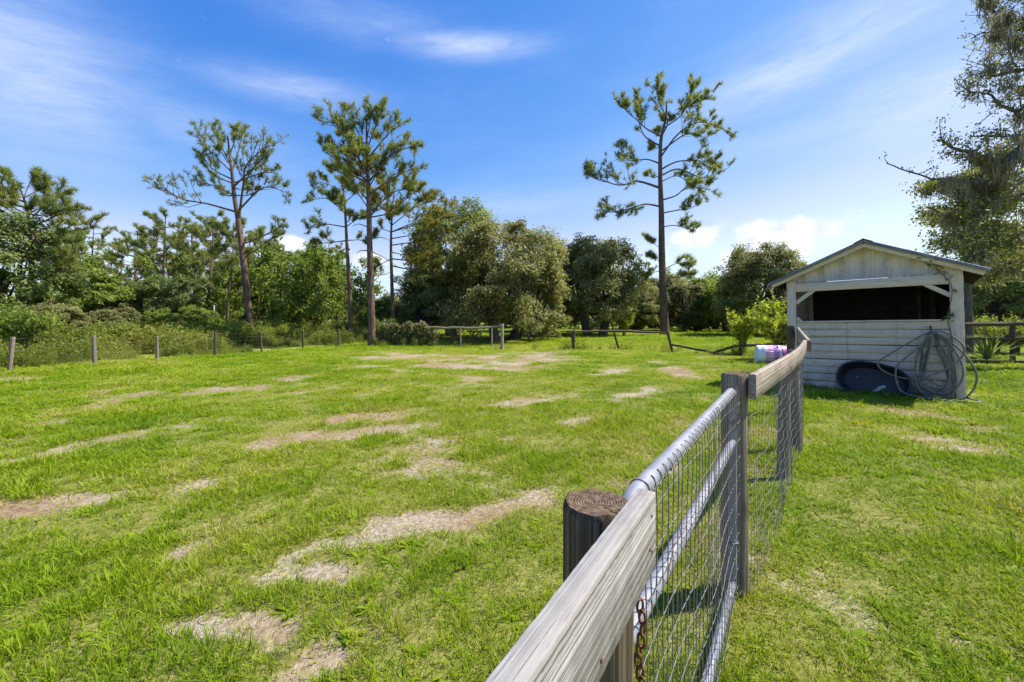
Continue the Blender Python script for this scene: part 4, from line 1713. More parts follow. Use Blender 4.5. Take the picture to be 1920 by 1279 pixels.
def tuft(mb, c, d, r, n=24, w=.035, tint=None):
    n = int(n * 1.0)
    w = w * .42
    r = r * .86
    v = np.array(d) * .5 + unit(n) * .9 + np.array([0, 0, .22])
    v /= np.linalg.norm(v, axis=1)[:, None]
    ln = r * (.6 + .55 * rng.random(n))[:, None]
    b = np.array(c) - np.array(d) * r * .75 * rng.random(n)[:, None]
    sd_ = np.cross(v, unit(n))
    sd_ /= np.maximum(np.linalg.norm(sd_, axis=1), 1e-6)[:, None]
    V = np.stack([b - sd_ * w, b + sd_ * w, b + v * ln], 1).reshape(-1, 3)
    t0 = rng.random() * .6 if tint is None else tint
    mb.add(V, np.arange(3 * n).reshape(-1, 3), None, np.clip(t0 + .4 * rng.random(n), 0, 1))


def pine_limb(wood, crown, P, r0, tr, nsub, sub_len, start=.35, dens=1.0, w=.035, nn=24):
    """one limb: bark tube, side shoots, needle tufts at their ends"""
    n = len(P)
    tube(wood, P, np.linspace(r0, max(r0 * .22, .012), n), 6)
    L = np.linalg.norm(P[-1] - P[0])
    for i in range(nsub):
        s = start + (1 - start) * (i + rng.random() * .9) / nsub
        p, d = path_at(P, min(s, .99))
        v = unit(1)[0]
        v -= d * (v @ d)
        v = d * .55 + v * .75 + np.array([0, 0, .38])
        v /= np.linalg.norm(v)
        sl = sub_len * (.45 + .8 * rng.random()) * (1.15 - .5 * s)
        mid = p + v * sl * .5 + np.array([0, 0, -.06 * sl])
        e = p + v * sl + np.array([0, 0, .12 * sl])
        tube(wood, [p, mid, e], [r0 * .32, r0 * .22, .010], 4)
        if rng.random() < dens:
            tuft(crown, e, v, tr, nn, w)
            tuft(crown, p + (e - p) * (.72 + .1 * rng.random()), v, tr * .9, nn, w)
            if rng.random() < .6:
                tuft(crown, p + (e - p) * (.45 + .15 * rng.random()) + rng.normal(size=3) * .05, v, tr * .8, nn, w)
        for q in range(rng.integers(3, 5)):
            f = .45 + .5 * rng.random()
            pp = p + (e - p) * f
            v2 = v * .6 + unit(1)[0] * .7 + np.array([0, 0, .35])
            v2 /= np.linalg.norm(v2)
            e2 = pp + v2 * sl * .38
            tube(wood, [pp, e2], [r0 * .16, .008], 3)
            if rng.random() < dens:
                tuft(crown, e2, v2, tr * (.75 + .4 * rng.random()), nn, w)
    p, d = path_at(P, .99)
    tuft(crown, p, d, tr, nn, w)


def traced_pine(label, d, trunk, limbs, r0, tr=.42, needle='needle', dens=1.0, nsub=None, extra=0, w=.035, nn=24, depth=.45, cat='tree', dead=()):
    """pine whose trunk and limbs follow given sight lines at distance d; limbs get their own depth"""
    T = [np.array(W(px, py, d)) for px, py in trunk]
    g = T[0].copy()
    g[2] = float(gz(g[0], g[1]))
    t = thing('pine_tree', label, cat, tuple(g), 0, 'pine trees')
    T = bez([g - g + np.array([0, 0, -.1])] + [p - g for p in T[1:]], 6)
    wood, crown = MB(), MB()
    n = len(T)
    rad = r0 * (1 - .86 * np.linspace(0, 1, n) ** .9)
    rad[0] *= 1.25
    tube(wood, T, rad, 12)
    for L in limbs:
        pts = [np.array(W(px, py, d)) - g for px, py in L]
        Ls = np.linalg.norm(pts[-1] - pts[0])
        dy = (rng.random() * 2 - 1) * depth * Ls
        # the limb swings away from or towards the viewer as it goes out
        pts = [np.array(W(px, py, d + dy * i / (len(L) - 1))) - g for i, (px, py) in enumerate(L)]
        # root it on the trunk itself
        k = np.argmin(np.abs(T[:, 2] - pts[0][2]))
        pts[0] = T[k].copy()
        P = bez(pts, 5)
        rr = min(max(.014 * Ls + .016, .024), rad[k] * .55)
        ns = nsub or int(5 + Ls * 2.0)
        pine_limb(wood, crown, P, rr, tr, ns, .26 * Ls + .35, .38, dens, w, nn)
    for i in range(extra):       # limbs that point away from or towards the viewer
        k = int(n * (.55 + .30 * rng.random()))
        k = min(k, n - 1)
        a = (math.pi / 2 if rng.random() < .5 else -math.pi / 2) + rng.normal() * .5
        Ls = (1.0 + 1.8 * rng.random()) * (1.25 - .6 * (k / n))
        v = np.array([math.cos(a), math.sin(a), .25])
        pts = [T[k], T[k] + v * Ls * .5 + np.array([0, 0, -.05 * Ls]), T[k] + v * Ls + np.array([0, 0, .15 * Ls])]
        pine_limb(wood, crown, bez(pts, 5), .03 + .012 * Ls, tr, int(4 + Ls * 1.6), .26 * Ls + .3, .38, dens, w, nn)
    for L in dead:
        pts = [np.array(W(px, py, d)) - g for px, py in L]
        k = np.argmin(np.abs(T[:, 2] - pts[0][2]))
        pts[0] = T[k].copy()
        tube(wood, bez(pts, 4), np.linspace(.035, .010, len(bez(pts, 4))), 4)
    for q in range(4):
        tuft(crown, T[-1] + rng.normal(size=3) * .15, np.array([0, 0, 1.]), tr, nn, w)
    wood.build('trunk', M['pine_bark'], t, True)
    crown.build('crown', M[needle], t)
    return t


traced_pine('tall lone pine with a bare trunk and open crown, right of the paddock', 38,
            [(1247, 622), (1244, 560), (1241, 480), (1240, 400), (1238, 330), (1239, 265), (1248, 222), (1250, 190)],
            [[(1236, 347), (1195, 340), (1159, 347), (1097, 326)], [(1233, 392), (1208, 383), (1172, 394), (1125, 399)],
             [(1238, 310), (1213, 299), (1181, 301), (1159, 288)], [(1231, 260), (1213, 242), (1195, 226), (1163, 197)],
             [(1240, 256), (1252, 229), (1240, 201), (1227, 161)], [(1249, 242), (1281, 211), (1300, 155)],
             [(1245, 292), (1272, 251), (1313, 229), (1358, 242)], [(1249, 232), (1280, 205), (1333, 181)],
             [(1243, 322), (1267, 304), (1299, 301), (1345, 306)], [(1245, 331), (1272, 317), (1317, 333), (1358, 320)],
             [(1247, 381), (1267, 367), (1290, 351), (1331, 356)], [(1247, 406), (1272, 394), (1290, 392), (1313, 383)],
             [(1247, 428), (1267, 423), (1304, 433)], [(1236, 460), (1227, 458), (1213, 446)],
             [(1245, 501), (1270, 494), (1298, 500)], [(1240, 495), (1218, 478)], [(1244, 518), (1275, 520), (1302, 515)], [(1240, 505), (1222, 512), (1205, 520)],
             [(1238, 270), (1205, 250), (1190, 190)], [(1240, 280), (1290, 250), (1325, 262)], [(1243, 340), (1270, 330), (1300, 350)]],
            .40, tr=.50, dens=.97, extra=5, w=.046, nn=27)

traced_pine('leaning pine with forked top and one long branch reaching left', 27.5,
            [(477, 645), (466, 581), (456, 484), (447, 416), (439, 366), (435, 323), (430, 285), (427, 255)],
            [[(441, 399), (388, 382), (338, 372), (299, 344)], [(458, 461), (494, 442), (536, 421)], [(450, 420), (456, 349), (462, 310), (498, 275)],
             [(446, 400), (494, 352), (540, 362)], [(437, 325), (405, 294), (367, 252)], [(435, 310), (415, 275), (397, 241)], [(435, 320), (448, 280), (456, 246)],
             [(452, 350), (480, 310), (507, 280)], [(455, 345), (490, 325), (519, 325)], [(438, 365), (405, 350), (376, 340)], [(447, 445), (425, 440), (402, 428)],
             [(430, 290), (440, 262), (440, 238)], [(436, 340), (400, 318), (378, 290)], [(452, 470), (430, 462), (405, 470)], [(458, 480), (480, 468), (520, 440)]],
            .25, tr=.34, dens=.95, extra=5, w=.030, nn=22)

traced_pine('tall straight pine with dense crown behind the paddock fence', 25.0,
            [(698, 648), (695, 537), (692, 408), (690, 331), (688, 270), (687, 222)],
            [[(690, 330), (650, 260), (611, 222)], [(690, 290), (668, 240), (650, 208)], [(688, 280), (705, 235), (718, 200)], [(690, 300), (725, 255), (752, 234)],
             [(691, 340), (735, 290), (783, 272)], [(692, 370), (735, 335), (777, 315)], [(690, 345), (645, 300), (604, 278)], [(691, 375), (655, 335), (624, 318)],
             [(692, 400), (730, 365), (775, 350)], [(692, 415), (735, 400), (768, 392)], [(689, 285), (660, 262), (632, 250)], [(688, 262), (695, 225), (700, 205)],
             [(690, 320), (720, 300), (742, 282)], [(690, 330), (665, 300), (645, 285)], [(690, 350), (710, 320), (725, 305)], [(692, 385), (668, 360), (650, 352)]],
            .235, tr=.37, dens=1.0, extra=12, w=.032, nn=26,
            dead=([(693, 450), (715, 445), (738, 455)], [(694, 470), (718, 482), (745, 500)], [(694, 430), (672, 420), (660, 425)], [(695, 505), (720, 515), (735, 508)], [(694, 480), (676, 470), (668, 476)]))

traced_pine('pine with rounded crown just left of the tall straight pine', 29.0,
            [(660, 637), (655, 540), (650, 451), (646, 380), (638, 312)],
            [[(646, 380), (610, 372), (578, 376)], [(644, 360), (612, 345), (586, 340)], [(650, 430), (605, 420), (573, 428)], [(646, 375), (670, 360), (686, 352)],
             [(649, 425), (668, 412), (685, 408)], [(642, 350), (650, 325), (662, 318)], [(641, 345), (625, 325), (615, 312)], [(650, 450), (620, 455), (588, 458)], [(650, 455), (672, 450), (690, 452)]],
            .19, tr=.38, dens=1.0, extra=9, w=.034, nn=24)

traced_pine('yellowing pine with brown tinged needles in front of the oaks', 31.0,
            [(737, 610), (735, 540), (733, 460), (736, 390), (742, 340)],
            [[(735, 420), (785, 385), (834, 376)], [(735, 440), (800, 415), (855, 405)], [(734, 480), (780, 490), (822, 494)], [(734, 500), (790, 510), (840, 514)],
             [(736, 400), (765, 370), (788, 354)], [(734, 490), (715, 495), (699, 505)], [(734, 470), (760, 480), (779, 494)], [(735, 430), (775, 420), (810, 430)], [(734, 460), (775, 455), (815, 462)],
             [(738, 370), (760, 348), (775, 340)], [(735, 440), (715, 430), (702, 440)], [(738, 360), (725, 345), (715, 335)], [(735, 450), (790, 440), (840, 450)], [(736, 400), (800, 380), (812, 362)]],
            .17, tr=.42, needle='needle_yellow', dens=1.0, extra=8, w=.034, nn=26,
            dead=([(737, 545), (775, 558), (812, 560)], [(736, 530), (770, 545), (800, 570)]))

traced_pine('bushy pine at the far left edge leaning right', 25.0,
            [(55, 640), (56, 560), (60, 470), (50, 390), (32, 340)],
            [[(58, 470), (110, 440), (168, 428)], [(55, 420), (90, 380), (121, 363)], [(56, 430), (105, 405), (143, 393)], [(45, 375), (55, 345), (66, 330)],
             [(30, 340), (15, 330), (6, 322)], [(60, 490), (110, 480), (160, 474)], [(58, 460), (100, 455), (128, 450)], [(52, 400), (80, 390), (105, 398)], [(50, 395), (20, 380), (-15, 372)],
             [(57, 450), (25, 440), (-10, 440)], [(45, 370), (75, 355), (90, 345)], [(60, 500), (95, 510), (140, 500)]],
            .2, tr=.42, dens=1.0, extra=8, w=.034, nn=26)


def wild_pine(seed, h, spread, r0, crown_from=.4, tr=.4, needle='needle', dens=.95, nl=16):
    global rng
    keep = rng
    rng = np.random.default_rng(seed)
    wood, crown = MB(), MB()
    bend = rng.normal(size=2) * .03 * h
    T = bez([(0, 0, -.1), (bend[0] * .3, bend[1] * .3, h * .35), (bend[0], bend[1], h * .7), (bend[0] * .8, bend[1] * 1.2, h)], 6)
    rad = r0 * (1 - .8 * np.linspace(0, 1, len(T)))
    tube(wood, T, rad, 8)
    for i in range(nl):
        s = crown_from + (1 - crown_from) * (i + rng.random()) / nl
        p, d = path_at(T, min(s, .985))
        a = i * 2.4 + rng.normal() * .4
        Ls = spread * (.35 + .75 * math.sin(math.pi * min(.98, .25 + .75 * (s - crown_from) / (1 - crown_from)))) * (.7 + .5 * rng.random())
        v = np.array([math.cos(a), math.sin(a), .15 + .35 * s * rng.random()])
        P = bez([p, p + v * Ls * .5 + np.array([0, 0, -.04 * Ls]), p + v * Ls + np.array([0, 0, .16 * Ls])], 4)
        pine_limb(wood, crown, P, min(.02 + .012 * Ls, rad[0] * .5), tr, int(3 + Ls * 1.7), .26 * Ls + .3, .35, dens, .036, 20)
    out = (wood.mesh('trunk', M['pine_bark'], True), crown.mesh('crown', M[needle]))
    rng = keep
    return out


def place_tree(name, meshes, x, y, label, scale=1.0, rz=0.0, group=None, sz=None):
    t = thing(name, label, 'tree', (x, y, float(gz(x, y))), rz, group)
    t.scale = (scale, scale, scale * (sz or 1))
    for nm, me in zip(('trunk', 'crown', 'moss'), meshes):
        obj(nm, me, t)
    return t


def AT(px, d):
    return (px - 960) / F * d, d


wp = [wild_pine(101, 9.5, 2.0, .14, .45), wild_pine(102, 10.5, 2.3, .15, .5), wild_pine(103, 8.5, 1.7, .11, .35, nl=14)]
for i, (px, d, k, s, rz, lab) in enumerate((
        (388, 34, 1, .93, .3, 'slim pine standing left of the leaning forked pine'), (425, 32, 2, 1.03, 2.0, 'thin pine close beside the leaning forked pine'),
        (305, 36, 0, 1.05, 1.2, 'full crowned pine rising over the dark round oak at left'), (262, 38, 2, 1.0, 4.0, 'small pine left of the full crowned pine'),
        (345, 40, 1, .92, 5.0, 'pine behind the dark round oak at left'), (482, 38, 2, .98, .7, 'thin pine just right of the leaning forked pine'),
        (1195, 52, 0, .85, .5, 'distant sparse pine left of the tall lone pine'), (1390, 46, 2, .95, 1.5, 'distant sparse pine left of the shed above the oak'),
        (612, 36, 2, .85, 3.3, 'slender pine among saplings left of the rounded pine'))):
    place_tree('pine_tree', wp[k], *AT(px, d), lab, s, rz, 'pine trees')


for i, (px, d, k, s, rz, lab) in enumerate((
        (214, 37, 0, .80, 2.2, 'pine over the light green tree, first of the mid height pines from the left'), (243, 41, 1, .95, .1, 'pine behind the small pine left of the full crowned pine'),
        (283, 42, 2, 1.12, 1.1, 'pine between the small pine and the full crowned pine'), (326, 43, 1, 1.0, 3.1, 'pine right of the full crowned pine, behind the round oak'),
        (365, 41, 0, 1.08, 4.4, 'pine directly left of the slim pine'), (406, 40, 1, .98, 5.6, 'pine between the slim pine and the thin pine'),
        (447, 43, 0, 1.05, .9, 'distant pine seen left of the leaning pine trunk'), (508, 42, 1, .90, 2.7, 'distant pine above the first sapling'),
        (552, 45, 0, .88, 3.9, 'distant pine above the third sapling'), (598, 44, 2, .98, 5.1, 'distant pine above the fifth sapling'),
        (630, 47, 1, .92, 1.9, 'distant pine just left of the rounded pine'), (160, 40, 1, .95, 4.9, 'distant pine at the right side of the far left pine'))):
    place_tree('pine_tree', wp[k], *AT(px, d), lab, s, rz, 'pine trees')


# ---- broad leaved trees
def oak(seed, h, rad, leaf='oak_leaf', nl=22000, trunk_h=1.8, r0=.35, lobes=34, bottom=.12, size=.11, stems=1, squash=1.0, bark='oak_bark', core=.5, moss=0):
    global rng
    keep = rng
    rng = np.random.default_rng(seed)
    wood, crown = MB(), MB()
    zc = h * (1 + bottom) / 2
    hz = h * (1 - bottom) / 2
    bases = [np.array([rng.normal() * .4 * (stems > 1), rng.normal() * .4 * (stems > 1), 0]) for _ in range(stems)]
    tops = []
    for b in bases:
        tp = b * 2.2 + np.array([rng.normal() * .3, rng.normal() * .3, trunk_h])
        P = bez([b - np.array([0, 0, .15]), (b + tp) / 2 + rng.normal(size=3) * .1, tp], 5)
        tube(wood, P, np.linspace(r0 * 1.2, r0 * .8, len(P)), 9)
        tops.append(tp)
    C = []
    per = nl // lobes
    for i in range(lobes):
        fz = bottom + (.93 - bottom) * ((i + rng.random()) / lobes) ** .85
        zm = .36
        pr_ = math.sqrt(max(0, 1 - ((fz - zm) / (1.0 - zm)) ** 2)) if fz > zm else .84 + .16 * (fz - bottom) / max(zm - bottom, .01)
        a = i * 2.399 + rng.normal() * .35
        f = pr_ * (core + (1 - core) * math.sqrt(rng.random())) * .86
        c = np.array([math.cos(a) * rad * f, math.sin(a) * rad * f, fz * h])
        lr = rad * (.19 + .15 * rng.random())
        tp = tops[i % stems]
        mid = tp + (c - tp) * .5 + np.array([0, 0, .1 * rad * rng.normal()]) + rng.normal(size=3) * .08 * rad
        P = bez([tp, mid, c], 5)
        tube(wood, P, np.linspace(r0 * .42, .02, len(P)), 5)
        # clumps of leaves round the lobe
        nc = 13
        cc = unit(nc)
        cc[:, 2] = np.where(cc[:, 2] < -.3, -cc[:, 2] * .6, cc[:, 2])
        cc = c + cc * lr * (.55 + .55 * rng.random((nc, 1))) * np.array([1, 1, squash])
        for q in cc:
            if rng.random() < .5:
                tube(wood, [c, (c + q) / 2 + rng.normal(size=3) * .05, q], [.025, .016, .008], 3)
            m = max(per // nc, 4)
            g = q + np.clip(rng.normal(size=(m, 3)), -1.9, 1.9) * lr * np.array([.21, .21, .155])
            C.append(g)
    C = np.concatenate(C)
    C = C[C[:, 2] > .12]
    ctr = np.array([0, 0, zc - hz * .3])
    N = (C - ctr)
    N /= np.linalg.norm(N, axis=1)[:, None]
    N = N * .7 + np.array([0, 0, .5])
    leaves(crown, C, size, N, .55, None, .9)
    out = [wood.mesh('trunk', M[bark], True), crown.mesh('crown', M[leaf])]
    if moss:
        mb = MB()
        idx = rng.choice(len(C), moss)
        for q in C[idx]:
            moss_strand(mb, q, .4 + .8 * rng.random(), .05)
        out.append(mb.mesh('moss', M['moss']))
    rng = keep
    return out


def moss_strand(mb, p, L, w, n=9):
    n = int(n * 2.2)
    w = w * 1.5
    """a tassel of hanging moss: several thin tapering strips"""
    for i in range(n):
        o = np.array(p) + rng.normal(size=3) * np.array([w, w, .02])
        a = rng.random() * math.pi
        s = np.array([math.cos(a), math.sin(a), 0]) * w * .17
        ll = L * (.15 + .85 * rng.random() ** 1.6)
        k1 = o + rng.normal(size=3) * .035 - np.array([0, 0, ll * .5])
        k2 = o + rng.normal(size=3) * .05 - np.array([0, 0, ll])
        V = np.array([o - s * .7, o + s * .7, k1 + s, k1 - s, k2])
        t = rng.random()
        mb.add(V, [(0, 1, 2, 3)], None, t)
        mb.add(V[2:], [(0, 1, 2)], None, t)


oakA = oak(201, 9.0, 5.4, nl=62000, lobes=54, bottom=.05, size=.098, stems=3, core=.55)
oakB = oak(202, 7.2, 4.0, nl=42000, lobes=44, bottom=.14, size=.098, stems=2, moss=70)
oakC = oak(203, 8.5, 4.2, 'dark_leaf', nl=42000, lobes=42, bottom=.10, size=.098, stems=2)
oakD = oak(204, 6.0, 3.2, 'green_leaf', nl=20000, lobes=30, bottom=.10, size=.11)
oakE = oak(205, 5.0, 3.4, nl=32000, lobes=34, bottom=.06, size=.095, stems=2)
for (m_, px, d, s, rz, lab, sz) in (
        (oakA, 945, 31, .93, .4, 'big grey green oak with foliage to the ground, centre of the tree line', 1.0),
        (oakC, 850, 36, 1.06, 1.0, 'tall dark oak rising behind the big grey green oak', 1.20),
        (oakC, 800, 33, .62, 2.2, 'dark leafy oak behind the creeper covered fence', 1.0),
        (oakB, 1112, 38, 1.04, .0, 'round oak with bare forked stems behind the collapsed fence', 1.12),
        (oakE, 1205, 47, .95, 1.7, 'low oak left of the tall lone pine trunk', .95),
        (oakE, 1292, 47, 1.0, 3.9, 'low oak right of the tall lone pine trunk', 1.0),
        (oakB, 1432, 37, 1.03, 2.4, 'broad oak directly left of the shed roof', 1.0),
        (oakB, 1345, 53, .86, 4.4, 'distant mossy oak between the lone pine and the shed', .95),
        (oakD, 1022, 46, 1.35, .3, 'bright green tree showing above the oaks', 1.12),
        (oakC, -15, 24, .92, .6, 'dark oak at the far left edge behind the wire fence', .96),
        (oakC, 318, 33, .60, 2.9, 'dark round oak beyond the left fence', .92),
        (oakD, 165, 30, .92, 1.2, 'light green tree right of the far left pine', .85),
        (oakD, 235, 34, .80, 3.0, 'green tree between the left pine and the dark round oak', .85),
        (oakE, 95, 21, .48, .9, 'grey green bushy oak low behind the left fence', .9),
        (oakE, 215, 24, .46, 2.4, 'small grey green oak behind the left fence posts', .9),
        (oakD, 305, 23, .36, 4.0, 'young leafy tree standing over the left fence', .9),
        (oakD, 372, 25, .42, 5.2, 'bright bushy tree left of the leaning pine foot', .85),
        (oakC, 1900, 27, .75, 1.1, 'dark tree beyond the yard fence at the right edge', .95),
        (oakE, 1840, 32, 1.0, .2, 'pale tree behind the yard fence right of the shed', 1.0),
        (oakE, 1240, 58, 1.30, .8, 'soft green oak in the distance right behind the lone pine trunk', 1.08),
        (oakD, 1318, 60, 1.28, 2.1, 'distant light green tree right of the lone pine', .95),
        (oakE, 1165, 56, 1.25, 5.0, 'distant oak in the gap right of the round forked oak', 1.12),
        (oakD, 1362, 45, .95, 3.6, 'light green tree filling the gap left of the broad oak', .9),
        (oakD, 1035, 44, 1.0, 4.2, 'green tree in the gap between the big oak and the round oak', .95),
        (oakD, 470, 42, 1.15, 1.4, 'light green tree behind the leaning pine trunk', .95),
        (oakD, 600, 46, 1.20, 2.9, 'light green tree behind the sapling row', .95),
        (oakD, 535, 36, .55, .9, 'small round green tree under the tall pines', .8),
        (oakD, 710, 34, .62, 2.6, 'green understorey tree between two pine trunks', .8)):
    place_tree('oak_tree' if m_ in (oakA, oakB, oakC, oakE) else 'broadleaf_tree', m_, *AT(px, d), lab, s, rz, 'broad leaved trees', sz)


def sapling(seed, h, leaf='green_leaf', nl=1750, spread=1.0, size=.11):
    global rng
    keep = rng
    rng = np.random.default_rng(seed)
    wood, crown = MB(), MB()
    T = bez([(0, 0, -.1), (rng.normal() * .15, rng.normal() * .15, h * .4), (rng.normal() * .25, rng.normal() * .25, h * .8), (rng.normal() * .3, rng.normal() * .3, h)], 6)
    tube(wood, T, .075 * (1 - .8 * np.linspace(0, 1, len(T))), 6)
    C = []
    nb = 22
    for i in range(nb):
        s = .22 + .76 * (i + rng.random()) / nb
        p, d = path_at(T, min(s, .99))
        a = rng.random() * 6.283
        L = spread * (1.25 - .8 * s) * (.5 + .8 * rng.random())
        e = p + np.array([math.cos(a) * L, math.sin(a) * L, .35 * L])
        tube(wood, [p, (p + e) / 2, e], [.02, .014, .008], 3)
        for q in range(4):
            c = p + (e - p) * (.4 + .65 * rng.random()) + rng.normal(size=3) * .12
            C.append(c + rng.normal(size=(nl // (nb * 4), 3)) * .17)
    leaves(crown, np.concatenate(C), size, None, .55)
    out = (wood.mesh('trunk', M['oak_bark'], True), crown.mesh('crown', M[leaf]))
    rng = keep
    return out


sp = [sapling(301, 6.2), sapling(302, 5.4), sapling(303, 6.8), sapling(304, 4.6, 'green_leaf', spread=1.2)]
SAPLABEL = ('thin leafy sapling tree nearest right of the leaning pine trunk', 'second thin sapling right of the leaning pine trunk', 'third thin sapling right of the leaning pine trunk',
            'fourth thin sapling right of the leaning pine, middle of the row', 'fifth thin sapling, left of the rounded pine trunk', 'sixth thin sapling, next to the rounded pine trunk',
            'sapling between the rounded pine and the tall straight pine', 'thin sapling behind the middle of the sapling row', 'leafy sapling at the foot of the slim pines on the left')
for i, (px, d, k, s) in enumerate(((510, 32, 0, 1.08), (528, 35, 2, 1.10), (556, 33, 1, 1.15), (580, 36, 2, 1.12), (606, 32, 0, 1.08), (632, 34, 1, 1.22), (676, 31, 3, 1.0), (568, 40, 0, 1.25), (410, 34, 3, 1.1))):
    place_tree('sapling', sp[k], *AT(px, d), SAPLABEL[i], s, i * 1.3, 'saplings beyond the fence')


SLENDER = ('slender airy tree just right of the light green tree at left', 'slender airy tree directly left of the dark round oak', 'slender airy tree above the right half of the dark round oak',
           'slender airy tree just left of the slim pine', 'slender airy tree between the thin pine and the leaning pine', 'slender distant tree right behind the leaning pine trunk',
           'bushy slender tree right of the leaning pine, behind the first sapling', 'slender distant tree behind the second and third saplings', 'slender distant tree behind the fourth and fifth saplings',
           'slender distant tree left of the rounded pine trunk', 'bushy slender tree directly behind the rounded pine trunk', 'slender distant tree right beside the tall straight pine trunk',
           'slender airy tree behind the far left pine', 'slender tree between the round oak and the low oak by the lone pine', 'slender tree behind the gap right of the lone pine', 'slender tree under the bright green tree top')
for i, (px, d, k, s) in enumerate(((195, 36, 1, 1.25), (285, 33, 2, .9), (330, 36, 0, 1.1), (366, 38, 2, 1.1), (440, 37, 1, 1.2), (458, 42, 0, 1.3), (496, 40, 3, 1.5), (540, 44, 2, 1.2), (592, 43, 1, 1.4), (622, 41, 0, 1.2), (646, 39, 3, 1.3),
                                   (700, 40, 2, 1.05), (130, 34, 0, 1.3), (1175, 46, 3, 1.3), (1330, 44, 3, 1.1), (1015, 42, 3, 1.3))):
    place_tree('sapling', sp[k], *AT(px, d), SLENDER[i], s, i * 1.7 + .4, 'slender young trees in the thin wood')


# ---- bright shrubs by the shed
def shrub(seed, h, rad, leaf, nl, size, stems=7):
    global rng
    keep = rng
    rng = np.random.default_rng(seed)
    wood, crown = MB(), MB()
    C = []
    for i in range(stems):
        a = i * 2 * math.pi / stems + rng.normal() * .3
        b = np.array([math.cos(a), math.sin(a), 0]) * .12
        e = np.array([math.cos(a) * rad * (.3 + .7 * rng.random()), math.sin(a) * rad * (.3 + .7 * rng.random()), h * (.65 + .35 * rng.random())])
        P = bez([b - np.array([0, 0, .05]), b * 1.5 + np.array([0, 0, h * .4]), e], 5)
        tube(wood, P, np.linspace(.035, .01, len(P)), 5)
        for q in range(9):
            p, d = path_at(P, .40 + .6 * rng.random())
            v = unit(1)[0] * .6 + np.array([0, 0, .4]) + d * .3
            e2 = p + v * .38 * rad
            tube(wood, [p, e2], [.012, .005], 3)
            n = nl // (stems * 9)
            C.append(p + (e2 - p) * (.3 + .8 * rng.random((n, 1))) + rng.normal(size=(n, 3)) * .10 * rad)
    leaves(crown, np.concatenate(C), size, None, .34)
    rng = keep
    return wood.mesh('stems', M['oak_bark'], True), crown.mesh('leaves', M[leaf])


def put_shrub(meshes, px, d, lab, s=1.0, rz=0.0, group=None):
    x, y = AT(px, d)
    t = thing('shrub', lab, 'shrub', (x, y, float(gz(x, y))), rz, group)
    t.scale = (s, s, s)
    obj('stems', meshes[0], t)
    obj('leaves', meshes[1], t)
    return t


sh1 = shrub(401, 1.75, .95, 'lime_leaf', 2600, .085)
put_shrub(sh1, 1392, 19.5, 'lime green shrub standing by the fallen rail left of the shed', 1.02)
put_shrub(sh1, 1462, 16.5, 'lime green shrub partly hidden behind the left corner of the shed', 1.15, 2.0)
put_shrub(sh1, 1170, 36, 'small lime bush behind the collapsed fence rail', .95, 1.0)
sh2 = shrub(402, 1.6, 1.2, 'green_leaf', 3600, .085, 10)
sh3 = shrub(403, 1.3, 1.3, 'weed_leaf', 3600, .08, 10)
for i, (m_, px, d, s, lab) in enumerate((
        (sh2, 40, 16.5, 1.0, 'green bush behind the first left fence post'), (sh3, 120, 17, .8, 'yellow green bush between the first two left posts'),
        (sh2, 205, 18.5, .75, 'green bush just right of the second left post'), (sh3, 262, 20, .8, 'yellow green bush left of the third left post'),
        (sh2, 340, 22, .75, 'green bush between the third and fourth left posts'), (sh3, 425, 24.5, .8, 'pale weedy bush at the foot of the thin pine'),
        (sh3, 520, 27.5, .7, 'pale weedy bush under the first sapling'), (sh2, 640, 30, .7, 'green bush at the rounded pine foot'),
        (sh2, 720, 28, .8, 'green bush behind the creeper fence beside the straight pine'),
        (sh2, 1868, 20, .9, 'green bush behind the yard fence near the shed'), (sh3, 1905, 19, .9, 'yellowish bush behind the yard fence at the right edge'),
        (sh2, -20, 18, 1.2, 'green bush at the extreme left edge'))):
    put_shrub(m_, px, d, lab, s, i * .9, 'bushes along the fences')


